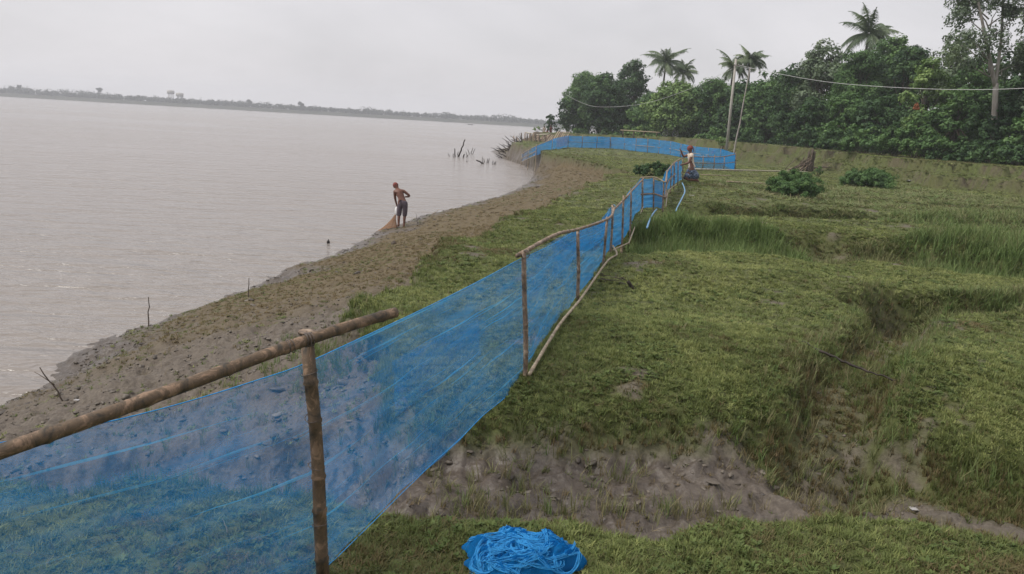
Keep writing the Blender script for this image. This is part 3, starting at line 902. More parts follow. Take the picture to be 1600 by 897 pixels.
# near fence: base pixel, base height, top pixel (x, y), net top pixel y, radius
NP_ = [((-190, 1190), 0.10, (-230, 730), 735, 0.032),
       ((507, 905), 0.0, (480, 519), 574, 0.032),
       ((822, 603), 0.0, (818, 391), 407, 0.021),
       ((903.5, 470), 0.0, (903, 356), 362, 0.022),
       ((941, 424), 0.02, (948.5, 339), 345, 0.020),
       ((954.5, 394), 0.02, (957.5, 320), 325, 0.022),
       ((973, 384), 0.02, (974.5, 305), 318, 0.020),
       ((986, 362), 0.02, (986, 294), 300, 0.020),
       ((1004, 328), 0.05, (1004, 277), 279, 0.026),
       ((1021.5, 326), 0.05, (1021.5, 276), 279, 0.020),
       ((1036.5, 327), 0.05, (1037, 283), 284, 0.026),
       ((1041, 302), 0.22, (1042, 266), 268, 0.026),
       ((1048, 296), 0.28, (1049, 258), 260, 0.022),
       ((1053.5, 291), 0.32, (1053.5, 253), 255, 0.026),
       ((1059.5, 287), 0.34, (1059.5, 251.5), 253, 0.022),
       ((1067, 282), 0.34, (1067, 246), 250, 0.022)]
def near_fence():
    B = [at(*p, z) for p, z, _, _, _ in NP_]
    T = [atY(*t, b[1]) for b, (_, _, t, _, _) in zip(B, NP_)]
    NT = []
    for b, t, (_, _, tp, ny, _) in zip(B, T, NP_):
        q = atY(tp[0] + (ny - tp[1]) * 0.05, ny, b[1]); NT.append(q)
    root = empty('net_fence', B[1] * [1, 1, 0], 'long near fence of blue fishing net on bamboo posts along the bank', 'fence')
    for i, (b, t, q) in enumerate(zip(B, T, NP_)):
        mb = MB(); r = q[4]
        base = np.array([b[0], b[1], min(b[2], gz(b[0], b[1])) - 0.12])
        bamboo(mb, base, t, r * 1.05, r * 0.95, 12 if i < 3 else 8, 0.008, 0, i, 0.2 if i < 3 else 0.26)
        o = mb.build('post', M['bamboo_green'] if i == 1 else M['bamboo'], root)
        if i == 1:
            for f in (0.30, 0.52, 0.70, 0.86):
                w = MB(); c = base + (t - base) * f
                th = np.linspace(0, 2 * np.pi, 25)
                tilt = 0.012 * np.sin(th + f * 9)
                w.tube(np.stack([c[0] + np.cos(th) * r * 1.1, c[1] + np.sin(th) * r * 1.1, c[2] + tilt], 1), 0.0022, 5, False)
                w.build('wire_tie', M['wire'], o)
    off = np.array([-0.045, 0.02, 0])
    top = [q + off for q in NT]; bot = [b + off for b in B]
    bot = [np.array([p[0], p[1], p[2] + (0.03 if i > 1 else 0.0)]) for i, p in enumerate(bot)]
    dens = [0.29, 0.29, 0.32, 0.40, 0.46, 0.52, 0.52, 0.54, 0.58, 0.62, 0.62, 0.64, 0.64, 0.64, 0.64, 0.5]
    # net sags a little between posts and folds over the top rail
    tt, bb, dd = [], [], []
    for i in range(len(top) - 1):
        k = 7 if i < 3 else 4
        for j in range(k):
            q = j / k
            s = math.sin(q * math.pi)
            tt.append(top[i] * (1 - q) + top[i + 1] * q - np.array([0, 0, (0.055 if i == 0 else 0.02) * s]))
            bb.append(bot[i] * (1 - q) + bot[i + 1] * q + np.array([0, 0, 0.014 * s + 0.010 * math.sin(j * 2.7 + i)]))
            dd.append(dens[i] * (1 - q) + dens[i + 1] * q)
    tt.append(top[-1]); bb.append(bot[-1]); dd.append(dens[-1])
    net = net_strip('net', tt, bb, dd, root, rows=34, du=0.035, fold=0.022, seed=1)
    mb = MB(); mb.tube(smoothline(tt, 260), 0.0028, 5); mb.build('top_cord', M['net_rope'], net)
    mb = MB(); mb.tube(smoothline(bb, 260), 0.0024, 5); mb.build('bottom_cord', M['net_rope'], net)
    # second layer of net bunched in places
    tA = np.array(tt); bA = np.array(bb)
    i0, i1 = 9, 13
    t2 = tA[i0:i1] * 0.78 + bA[i0:i1] * 0.22 + [-0.012, 0.006, 0]; b2 = tA[i0:i1] * 0.46 + bA[i0:i1] * 0.54 + [-0.012, 0.006, 0]
    net_strip('net_patch', t2, b2, [0.16] * len(t2), root, rows=10, seed=4)
    t2 = tA[15:30] + [-0.03, 0.02, 0.015]; b2 = tA[15:30] * 0.55 + bA[15:30] * 0.45 + [-0.03, 0.02, 0]
    net_strip('net_patch', t2, b2, np.linspace(0.08, 0.45, len(t2)), root, rows=14, fold=0.02, seed=6)
    # rails
    def rail(pts, r, m, name='rail', n=60, nb=10):
        P = smoothline(np.array(pts), n)
        L = np.linalg.norm(np.diff(P, axis=0), axis=1).sum()
        rad = np.full(n, r) * np.linspace(1.03, 0.97, n)
        k = max(3, int(n / max(L / 0.33, 1)))
        rad[k // 2::k] *= 1.15
        mb = MB(); mb.tube(P, rad, nb); return mb.build(name, m, root)
    def onplane(px, py, toward):
        d = ray(px, py); A_, B_ = B[0][:2] + off[:2], B[1][:2] + off[:2]
        n_ = np.array([-(B_ - A_)[1], (B_ - A_)[0]])
        t_ = (n_ @ A_) / (n_ @ d[:2])
        q_ = np.array([0, 0, HC]) + d * t_
        return q_ - d / np.linalg.norm(d) * toward
    p = [onplane(x, y, w) for x, y, w in ((-260, 800, .10), (0, 706, .10), (140, 657, .095), (300, 598, .09), (395, 562, .085), (481, 531, .085), (560, 505, .085), (618, 488, .085))]
    rail(p, 0.0265, M['bamboo_green'], n=90, nb=14)
    tr = lambda i, dy=0.0, dx=0.0: T[i] + np.array([0.03 + dx, -0.035, dy])
    rail([T[2] + [-0.05, -0.06, -0.04], tr(2, -0.03) * .5 + tr(3, .02) * .5 + [-.03, 0, .035], tr(3, -0.005), tr(4, -0.01), tr(5, -0.05)], 0.019, M['bamboo'])
    rail([tr(5, -0.07), tr(6, -0.06), tr(6, -0.02, .03), tr(7, -0.04), tr(8, -0.02)], 0.018, M['bamboo'])
    rail([T[8] + [-.05, -.05, -.01], tr(9, -0.02), tr(10, -0.03)], 0.020, M['bamboo_pale'])
    m8 = (B[8] + T[8]) / 2; m10 = (B[10] + T[10]) / 2; m9 = (B[9] + T[9]) / 2
    rail([m8 + [-.05, -.05, -.02], m9 + [0, -.05, -.03], m10 + [.05, -.05, -.05], m10 + [.2, .6, .02]], 0.022, M['bamboo'])
    rail([T[10] + [.05, -.1, -.02], T[11] * .5 + T[10] * .5 + [0.03, -.05, .02], tr(11), tr(13, .0), tr(15)], 0.022, M['bamboo'])
    m11, m13 = (B[11] + T[11]) / 2, (B[13] + T[13]) / 2
    rail([m10 + [0.05, 0, -.1], m11 + [0.03, -.05, -.02], m13 + [0.03, -.05, 0.02]], 0.022, M['bamboo'])
    # rope lashings where rails meet posts
    def lash(c, r_, turns, m=M['wire'], ax=(0.75, 0.66, 0)):
        th = np.linspace(0, 2 * np.pi * turns, 14 * turns); a_ = np.array(ax) / np.linalg.norm(ax)
        b_ = np.array([0, 0, 1.0]); n_ = np.cross(a_, b_)
        Q = c + np.cos(th)[:, None] * b_ * r_ + np.sin(th)[:, None] * n_ * r_ + a_ * (np.linspace(-.018, .018, len(th)) + .006 * np.sin(th * .5))[:, None]
        mb = MB(); mb.tube(Q, .0024, 5); mb.build('lashing', m, root)
    lash(p[5], 0.031, 5); lash(p[5] + (p[4] - p[5]) * .35, 0.030, 3); lash(T[1] + [.0, -.02, -.05], 0.040, 4, ax=(0.1, 0.1, 1))
    for i in (2, 3, 4, 5): lash(T[i] + [0.02, -.02, -.03], 0.034, 4, M['rope_pale'] if i % 2 else M['wire'], (.5, .8, .2))
    # thin bamboo along the foot
    g = lambda i, dx=0.05, dz=0.05: np.array([B[i][0] + dx, B[i][1] - 0.05, max(B[i][2], gz(B[i][0] + dx, B[i][1] - .05)) + dz + .03])
    mid = B[2] * .6 + B[3] * .4; mid[2] = gz(mid[0] + .06, mid[1]) + .07; mid2 = B[2] * .25 + B[3] * .75; mid2[2] = gz(mid2[0] + .06, mid2[1]) + .07
    rail([[B[2][0] + .02, B[2][1] - .05, gz(B[2][0], B[2][1] - .05) + .05], mid + [.05, 0, 0], mid2 + [.06, 0, 0], g(3), g(4, .06), B[4] * .3 + B[5] * .7 + [.14, 0, .06], g(5, .02, .10)], 0.015, M['bamboo_pale'], 'foot_rail')
    rail([g(5, .03, .02), g(6, .1, .04)], 0.013, M['bamboo_pale'], 'foot_rail')
    rail([g(6, .1, .02), g(7, .06), g(8, .0, .06)], 0.013, M['bamboo_pale'], 'foot_rail')
    rail([g(10, .05), g(11, .06), g(13, .06)], 0.016, M['bamboo_pale'], 'foot_rail')
    # cut top of the near post
    mb = MB(); c = T[1]; mb.tube([c + [0, 0, -.006], c + [0, 0, .006]], 0.041, 10); mb.build('post_cap', M['bamboo'], root)
    return B, T
NB, NT_ = near_fence()

def far_fence():
    spec = [((814, 255), -1.55, 240), ((825, 249.5), -0.95, 233.5), ((837, 244), -0.45, 227), ((862, 236), -0.12, 217), ((887, 231), 0, 212), ((909, 231.5), 0, 213), ((932, 232), 0, 213.5), ((953, 232.5), 0, 214),
            ((975, 234.5), 0, 215.5), ((993, 237), 0, 216), ((1011, 239), 0, 217), ((1029, 240.5), 0, 219), ((1047, 243), 0, 220.5), ((1063, 246), 0, 224.5), ((1085, 249.5), 0, 229), ((1106, 253), 0, 231), ((1125, 257), 0, 232.5), ((1148, 267), 0, 240),
            ((1130.5, 267), 0, 244), ((1115, 266.5), 0, 244.5), ((1097.5, 266), 0, 245), ((1080, 265.5), 0, 244)]
    B = [at(*p, z) for p, z, _ in spec]
    T = [atY(p[0] + (p[1] - t) * 0.06, t, b[1]) for b, (p, z, t) in zip(B, spec)]
    root = empty('net_fence', [B[10][0], B[10][1], 0], 'far fence of blue net on thin posts, running below the tree-covered embankment', 'fence')
    for i, (b, t) in enumerate(zip(B, T)):
        mb = MB()
        bamboo(mb, [b[0], b[1], min(b[2], gz(b[0], b[1])) - 0.2], t + [0, 0, 0.06 + 0.05 * math.sin(i * 4.1)], 0.034, 0.028, 7, 0.02, 0, i, 0.4)
        mb.build('post', M['bamboo'] if i > 3 else M['bamboo_pale'], root)
    D = [0.10, 0.16, 0.55] + [0.62] * 14 + [0.66] + [0.42] * 4
    sub = lambda A, z: [np.array(p) + [0, 0.04, z] for p in A]
    net_strip('net', sub(T[:18], 0), sub(B[:18], 0.05), D[:18], root, rows=14, du=0.12, fold=0.03, seed=9)
    net_strip('net', sub(T[17:], 0), sub(B[17:], 0.05), D[17:], root, rows=14, du=0.08, fold=0.02, seed=12)
    # pale faded cloth panel near the left end
    q = [B[3] * .75 + B[4] * .25, B[4]]; w = [T[3] * .75 + T[4] * .25, T[4]]
    pm = net_material('faded_net', (0.30, 0.38, 0.55), (0.42, 0.50, 0.62))
    net_strip('faded_panel', [p + [0, -.05, -.05] for p in w], [p + [0, -.05, .25] for p in q], [0.55, 0.55], root, pm, rows=8, seed=3)
    # rails half way up, and along the top of the front side
    def rail(ids, f, r, m, z=0.0):
        P = [B[i] * (1 - f) + T[i] * f + np.array([0, -0.06, z]) for i in ids]
        mb = MB(); mb.tube(smoothline(P, 8 * len(P)), r, 6); mb.build('rail', m, root)
    rail(range(0, 4), 0.96, 0.03, M['bamboo_pale']); rail(range(0, 3), 0.45, 0.03, M['bamboo_pale']); rail(range(0, 3), 0.08, 0.03, M['bamboo_pale'])
    rail(range(4, 10), 0.50, 0.016, M['bamboo_pale']); rail(range(9, 18), 0.48, 0.022, M['bamboo_pale'])
    rail(range(17, 22), 0.98, 0.028, M['bamboo']); rail(range(17, 22), 0.52, 0.025, M['bamboo'])
    return B, T
FB, FT = far_fence()

# ================================================================== TREES
def limb(mb, a, b, r1, r2, n=6, wob=0.06, seed=0, k=6):
    r = np.random.default_rng(seed)
    a = np.asarray(a, float); b = np.asarray(b, float)
    t = np.linspace(0, 1, k)[:, None]
    L = np.linalg.norm(b - a)
    P = a + (b - a) * t + r.normal(0, wob * L * 0.35, (k, 3)) * np.sin(t * np.pi)
    mb.tube(P, r1 + (r2 - r1) * t[:, 0], n)
    return P
def crown_leaves(lobes, leaf, cover, r, up_bias=0.25, sub=11, flat=0.85, droop=0.0, asp=0.62):
    cen, nor, siz, tin = [], [], [], []
    for (c, R0) in lobes:
        lt = r.normal(0, 0.15)
        tot = max(20, cover * 12.6 * R0 * R0 / (0.5 * asp * leaf * leaf))
        ns = int(np.clip(sub * R0 ** 0.8, 5, 22))
        d = r.normal(size=(ns, 3)); d[:, 2] += up_bias; d /= np.linalg.norm(d, axis=1)[:, None]
        sc = c + d * R0 * r.uniform(0.50, 1.0, (ns, 1)) * np.array([1, 1, flat])
        for q, dd in zip(sc, d):
            rs = R0 * r.uniform(0.30, 0.52)
            k = max(5, int(tot / ns * r.uniform(0.6, 1.4)))
            e = r.normal(size=(k, 3)); e /= np.linalg.norm(e, axis=1)[:, None]
            p = q + e * rs * r.uniform(0.45, 1.1, (k, 1)) * np.array([1, 1, 0.72])
            if droop: p[:, 2] -= droop * r.uniform(0, 1, k) ** 2
            cen.append(p); nor.append(e * 0.7 + dd * 0.4 + np.array([0, 0, 0.45]) + r.normal(0, 0.35, (k, 3)))
            siz.append(leaf * r.uniform(0.6, 1.35, k))
            tin.append(np.clip(0.5 + lt + r.normal(0, 0.13) + r.normal(0, 0.12, k), 0, 1))
    cen = np.vstack(cen); nor = np.vstack(nor); siz = np.concatenate(siz); tin = np.concatenate(tin)
    V, F = leaf_cloud(cen, nor, siz, asp, r)
    return V, F, np.repeat(tin, 4)
def tree(px, Y, top, hw, label, m='leaf_mid', low=0.10, leaf=0.24, per=1.0, seed=0, nl=None, name='broadleaf_tree', cat='tree', group='trees of the riverside grove', flat=0.8, bark='bark', gaps=0.0, sub=11):
    r = np.random.default_rng(1000 + seed)
    b = atY(px, 300, Y); x = b[0]
    g = gz(x, Y)
    zt = atY(px, top, Y)[2]
    h = zt - g
    rw = hw / FPX * math.hypot(x, Y)
    root = empty(name, (x, Y, g), label, cat, group)
    cz = g + h * (low + 1) / 2; rz = h * (1 - low) / 2
    nl = nl or int(np.clip(20 + 2.4 * rw * rz, 20, 52))
    lobes = []
    for i in range(nl):
        d = r.normal(size=3); d /= np.linalg.norm(d)
        q = r.uniform(0.35, 1.0) ** 0.6
        taper = 1 - 0.35 * max(d[2], 0) ** 2
        lr = r.uniform(0.24, 0.44) * min(rw, rz)
        lr = float(np.clip(lr, 0.4, 1.7))
        lobes.append((np.array([x + d[0] * (rw - lr * .6) * q * taper, Y + d[1] * rw * q * 0.9, cz + d[2] * (rz - lr * .7) * q]), lr))
    for k in range(5):
        lr = 0.30 * min(rw, rz); o_ = r.normal(0, .34)
        lobes.append((np.array([x + o_ * rw, Y + r.normal(0, .2) * rw, zt - lr - abs(o_) * 0.9 * rz * r.uniform(.3, .9)]), lr))
    for k in range(5):
        lr = 0.32 * min(rw, rz)
        lobes.append((np.array([x + r.uniform(-.8, .8) * rw, Y - r.uniform(0.2, .7) * rw, g + lr * .8 + r.uniform(0, .25) * h]), lr))
    mb = MB()
    tr = np.clip(0.018 * h + 0.05, 0.08, 0.32)
    tp = np.array([x + r.normal(0, .03 * h), Y + r.normal(0, .03 * h), g + h * 0.62])
    limb(mb, [x, Y, g - 0.3], tp, tr, tr * 0.35, 9, 0.05, seed, 9)
    for c, lr in lobes[::2]:
        s = np.array([x, Y, g]) + (tp - np.array([x, Y, g])) * r.uniform(0.3, 0.95)
        limb(mb, s, c, tr * 0.35, 0.02, 5, 0.10, seed + 1, 5)
    mb.build('trunk', M[bark], root)
    V, F, t = crown_leaves(lobes, leaf, per, r, flat=flat, sub=sub)
    mesh_np('crown', V, F, M[m], root, False, dict(tint=t))
    return root
TREES = [  # px, depth, top py, half width px, material, label
    (903, 119, 108, 36, 'leaf_mid', 'round green tree at the left end of the grove by the group of people'),
    (932, 113, 108, 40, 'leaf_dark', 'dark tree second from the left end of the grove'),
    (972, 117, 90, 34, 'leaf_dark', 'tall dark tree just left of the two coconut palms'),
    (1003, 108, 140, 34, 'leaf_mid', 'low green tree between the tall dark tree and the rounded pale tree'),
    (1043, 98, 120, 48, 'leaf_light', 'broad rounded light green tree below the leftmost coconut palms'),
    (1098, 95, 116, 42, 'leaf_mid', 'bushy green tree left of the concrete utility pole'),
    (1140, 92, 122, 40, 'leaf_dark', 'dark green tree directly behind the concrete utility pole'),
    (1188, 88, 108, 44, 'leaf_mid', 'green tree just right of the leaning timber pole'),
    (1228, 80, 92, 42, 'leaf_dark', 'dark tree left of the airy grey green tree'),
    (1268, 76, 50, 46, 'leaf_grey', 'airy grey green tree with open top against the sky'),
    (1318, 72, 66, 44, 'leaf_mid', 'tall green tree below and left of the coconut palm on the right'),
    (1358, 78, 52, 44, 'leaf_mid', 'dense tree crowding the foot of the coconut palm on the right'),
    (1395, 70, 62, 40, 'leaf_dark', 'dark tree right of the right hand coconut palm'),
    (1424, 58, 82, 36, 'leaf_light', 'light yellow green tree with rounded clumps above the orange cloth'),
    (1462, 62, 50, 40, 'leaf_grey', 'grey green tree left of the tall pale-trunked tree'),
    (1500, 57, 84, 42, 'leaf_mid', 'green tree under the left side of the pale-trunked tree'),
    (1592, 52, 76, 44, 'leaf_dark', 'dark tree below and right of the pale-trunked tree'),
    (1655, 48, -40, 70, 'leaf_grey', 'tall tree cut by the right edge of the picture'),
]
for i, (px, Y, top, hw, m, lab) in enumerate(TREES):
    tree(px, Y, top, hw, lab, m, low=0.06, leaf=(0.30 if Y > 85 else 0.23) * (0.8, 1.25, 1.0, 0.9, 1.15)[i % 5], per=0.62 if m != 'leaf_grey' else 0.42, seed=i, sub=13)
FRONT = [
    (1250, 70, 150, 34, 'leaf_dark', 'low dark tree in front of the grove, right of the leaning timber pole'),
    (1308, 64, 138, 40, 'leaf_mid', 'low spreading tree above the stack of sticks'),
    (1365, 60, 142, 38, 'leaf_dark', 'low dark tree left of the orange cloth'),
    (1478, 55, 128, 40, 'leaf_mid', 'low green tree right of the orange cloth'),
    (1540, 50, 132, 42, 'leaf_dark', 'low dark tree beneath the pale-trunked tree'),
    (1600, 47, 128, 46, 'leaf_mid', 'low leafy tree at the right edge of the picture'),
]
for i, (px, Y, top, hw, m, lab) in enumerate(FRONT):
    tree(px, Y, top, hw, lab, m, low=0.0, leaf=0.22, per=0.65, seed=40 + i, sub=13, group='low trees in front of the grove')
# tall sparse tree with pale trunk
def pale_tree():
    Y = 49.0
    b = atY(1556, 250, Y); x = b[0]; g = gz(x, Y)
    root = empty('eucalyptus_tree', (x, Y, g), 'tall sparse tree with a pale forked trunk rising above the grove on the right', 'tree', 'trees of the riverside grove')
    mb = MB(); r = np.random.default_rng(5)
    f0 = atY(1556, 130, Y); t1 = atY(1520, -40, Y); t2 = atY(1568, -60, Y + 0.6)
    mb.tube(smoothline([[x, Y, g - .3], (np.array([x, Y, g]) + f0) / 2, f0], 10), np.linspace(0.2, 0.16, 10), 9)
    mb.tube(smoothline([f0 - [0, 0, .2], atY(1540, 60, Y), t1], 12), np.linspace(0.14, 0.05, 12), 8)
    mb.tube(smoothline([f0 - [0, 0, .2], atY(1565, 50, Y), t2], 12), np.linspace(0.11, 0.04, 12), 8)
    lobes = []
    for (px, py, rr) in [(1505, 20, .9), (1525, 5, 1.0), (1560, 10, .9), (1590, 25, 1.0), (1510, 55, .8), (1550, 55, .8), (1585, 70, .9), (1488, 82, .55), (1520, 95, .6), (1575, 105, .7),
                         (1540, -25, 1.1), (1580, -30, 1.1), (1610, 0, 1.1), (1500, -10, .9), (1480, 60, .4), (1605, 95, .8), (1535, 75, .6)]:
        c = atY(px, py, Y + r.uniform(-1.2, 1.2)); lobes.append((c, rr))
        s = atY(1545, min(max(py + 40, -40), 120), Y)
        limb(mb, s, c, 0.05, 0.012, 5, 0.1, int(px), 5)
    mb.build('trunk', M['bark_pale'], root)
    V, F, t = crown_leaves(lobes, 0.22, 0.55, r, sub=16, droop=0.5, asp=0.42)
    mesh_np('crown', V, F, M['leaf_grey'], root, False, dict(tint=t))
pale_tree()

def palm(px, Y, cy, label, seed, fl=3.2, lean=0.3):
    r = np.random.default_rng(seed)
    c = atY(px, cy, Y); x = c[0] - lean; g = gz(x, Y)
    root = empty('coconut_palm', (x, Y, g), label, 'palm tree', 'coconut palms in the grove')
    mb = MB()
    P = smoothline([[x, Y, g - .3], [x + lean * .3, Y, g + (c[2] - g) * .5], [c[0], Y, c[2]]], 24)
    rad = np.linspace(0.17, 0.11, 24) * (1 + 0.06 * (np.arange(24) % 2))
    mb.tube(P, rad, 9); mb.build('trunk', M['bark'], root)
    for k in range(24):
        az = k * 2.4 + r.normal(0, .2); el = r.uniform(-0.5, 1.25)
        L = fl * r.uniform(0.7, 1.15)
        n = 18
        t = np.linspace(0, 1, n)
        dr = np.array([math.cos(az), math.sin(az), 0])
        curve = 1.55 - 0.2 * el + r.normal(0, .15)
        ang = el - curve * (0.75 + .5 * (k % 3 == 0)) * t ** 1.4
        st = np.stack([np.cos(ang)[:, None] * dr + np.sin(ang)[:, None] * np.array([0, 0, 1.0])])[0] * (L / n)
        Q = c + np.cumsum(st, 0)
        V, F, T_ = [], [], []
        tn = r.uniform(0.2, 0.8)
        side = np.array([-dr[1], dr[0], 0])
        for i in range(1, n):
            for q in (0, 0.33, 0.66):
                p = Q[i - 1] + (Q[i] - Q[i - 1]) * q
                tt = (i + q) / n
                ll = 0.85 * math.sin(min(tt * 1.05 + 0.10, 1) * math.pi) ** 0.55 + 0.10
                ll *= fl / 3.2 * 0.8
                fwd = st[i] / np.linalg.norm(st[i])
                for s in (-1, 1):
                    e = p + side * s * ll * 0.75 + fwd * ll * 0.45 + np.array([0, 0, -ll * r.uniform(0.35, 1.0)])
                    w = fwd * 0.05
                    j = len(V); V += [p - w, p + w, e]; F.append((j, j + 1, j + 2)); T_ += [tn + r.normal(0, .1)] * 3
        mbq = MB(); mbq.tube(Q, np.linspace(0.035, 0.008, n), 4, False)
        for vv in mbq.v:
            k0 = len(V); V += list(vv); T_ += [0.8] * len(vv); F += [tuple(i + k0 for i in f) for f in mbq.f]
        mesh_np('frond', np.array(V), F, M['palm'], root, False, dict(tint=np.clip(T_, 0, 1)))
    for k in range(6):
        mbc = MB(); a = k * 1.05
        th = np.linspace(0, np.pi, 6)
        q = c + [0.2 * math.cos(a), 0.2 * math.sin(a), -0.25]
        mbc.tube([q + [0, 0, -0.14 * math.cos(v)] for v in th], 0.13 * np.sin(th) + 0.005, 8); mbc.build('coconut', M['leaf_coconut'], root)
M['leaf_coconut'] = simple('green_coconut', (0.05, 0.07, 0.02), (0.10, 0.12, 0.04), 6, 0.5)
palm(1041, 113, 97, 'taller coconut palm of the pair at left, above the rounded pale green tree', 71, 3.6)
palm(1068, 116, 112, 'shorter coconut palm of the pair at left, right of the taller one', 72, 2.9)
palm(1147, 97, 104, 'coconut palm behind the top of the concrete utility pole', 73, 2.9)
palm(1172, 95, 94, 'coconut palm above the leaning timber pole', 74, 2.6, -0.3)
palm(1358, 82, 52, 'tall coconut palm rising above the grove on the right', 75, 3.6)

def shrub(x, y, h, w, label, m='leaf_mid', group=None, seed=0, leaf=0.10, per=0.7, name='shrub', nl=16, dy=0.8):
    r = np.random.default_rng(3000 + seed)
    g = gz(x, y)
    root = empty(name, (x, y, g), label, 'bush', group)
    lobes = []
    for i in range(nl):
        a = r.uniform(0, 2 * np.pi); q = math.sqrt(r.uniform())
        lr = r.uniform(0.22, 0.36) * min(h, w / 2)
        zz = (h - lr) * math.sqrt(max(0.05, 1 - (q * 0.9) ** 2)) * r.uniform(0.35, 1.0)
        lobes.append((np.array([x + math.cos(a) * q * (w / 2 - lr * .6), y + math.sin(a) * q * dy * (w / 2 - lr * .6), g + max(zz, lr * .7)]), lr))
    mb = MB()
    for c, lr in lobes: limb(mb, [x + r.normal(0, .1), y + r.normal(0, .1), g - .05], c, 0.015, 0.005, 4, 0.1, seed, 4)
    mb.build('stem', M['bark'], root)
    V, F, t = crown_leaves(lobes, leaf, per, r, sub=18, up_bias=0.4)
    mesh_np('foliage', V, F, M[m], root, False, dict(tint=t))
    return root
# undergrowth along the foot of the grove
ordn = ['first', 'second', 'third', 'fourth', 'fifth', 'sixth', 'seventh', 'eighth', 'ninth', 'tenth', 'eleventh', 'twelfth', 'thirteenth', 'fourteenth', 'fifteenth', 'sixteenth']
right = [(1168, 78), (1192, 76), (1215, 74), (1240, 70), (1266, 66), (1294, 62), (1322, 58), (1350, 55), (1376, 53), (1402, 52), (1430, 51), (1460, 50), (1492, 49), (1526, 48), (1560, 46.5), (1594, 45)]
for i, (px, Y) in enumerate(right):
    x = atY(px, 220, Y)[0]
    tall = 2.0 + 0.6 * math.sin(i * 2.1) + (0.5 if 8 <= i <= 12 else 0)
    shrub(x, Y, tall, 3.0, f'{ordn[i]} shrub right of the leaning timber pole, counting along the foot of the grove', 'leaf_mid' if 7 <= i <= 11 else 'leaf_dark', 'undergrowth shrubs along the foot of the grove', i, 0.17, 0.62)
left = [(1118, 84), (1088, 88), (1056, 92), (1022, 96), (990, 100), (962, 104), (932, 108), (908, 114)]
for i, (px, Y) in enumerate(left):
    x = atY(px, 205, Y)[0]
    shrub(x, Y, 1.9 + 0.5 * math.cos(i * 1.7), 3.6, f'{ordn[i]} shrub left of the concrete utility pole, counting along the foot of the grove', 'leaf_light' if i in (4, 1) else 'leaf_mid', 'undergrowth shrubs along the foot of the grove', 30 + i, 0.22, 0.6)
# dark depth of the grove behind the front trees
def grove_mass():
    r = np.random.default_rng(77)
    lobes = []
    for (px, Y, top) in [(900, 116, 150), (940, 120, 140), (980, 121, 150), (1020, 116, 150), (1060, 110, 145), (1100, 106, 145), (1140, 102, 140), (1180, 98, 130), (1220, 92, 120), (1260, 88, 105), (1300, 86, 95), (1340, 86, 85),
                          (1380, 84, 85), (1420, 74, 90), (1460, 72, 85), (1500, 68, 95), (1540, 66, 100), (1580, 64, 95), (1620, 60, 90), (1680, 56, 60), (1760, 52, 60), (1850, 48, 60)]:
        zt = atY(px, top, Y)[2]; x = atY(px, top, Y)[0]
        for k in range(12):
            lobes.append((np.array([x + r.normal(0, 1.6), Y + r.normal(0, 1.2), 0.6 + (zt - 1.2) * (k + r.uniform()) / 12]), r.uniform(1.0, 1.6)))
    V, F, t = crown_leaves(lobes, 0.45, 0.36, r, sub=8)
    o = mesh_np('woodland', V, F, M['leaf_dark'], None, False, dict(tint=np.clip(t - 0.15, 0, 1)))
    tagit(o, 'dark mass of foliage deeper in the grove', 'trees', None, 'stuff')
grove_mass()
# bushes on the meadow
p = onground(1240, 311, 0); shrub(p[0], p[1], 1.35, 2.0, 'rounded leafy bush standing alone in the middle of the meadow', 'leaf_mid', None, 60, 0.06, 0.6, 'bush', 44)
p = onground(1355, 293, 0); shrub(p[0], p[1], 1.25, 2.6, 'wide leafy bush on the meadow near the eroded embankment', 'leaf_mid', None, 61, 0.065, 0.6, 'bush', 44)
p = onground(1277, 277, 0); shrub(p[0], p[1], 0.75, 0.8, 'small bush at the foot of the stack of sticks', 'leaf_mid', None, 62, 0.08, 0.6, 'bush', 10)
p = at(1021, 277, 0.2); shrub(p[0], p[1], 0.75, 1.8, 'low dark bush just behind the near fence, left of the kneeling man', 'leaf_dark', None, 63, 0.08, 0.7, 'bush', 26)
p = atY(840, 205, 111); shrub(p[0], p[1], 1.3, 1.3, 'small shrub on the headland left of the group of people', 'leaf_light', None, 64, 0.14, 0.6, 'bush', 8)
p = atY(934, 214, 92); shrub(p[0], p[1], 1.2, 2.2, 'pale green bush on the embankment behind the far fence', 'leaf_light', None, 65, 0.14, 0.6, 'bush', 10)
p = atY(1128, 222, 71); shrub(p[0], p[1], 1.5, 1.6, 'light green bush at the foot of the concrete utility pole', 'leaf_light', None, 66, 0.14, 0.6, 'bush', 12)

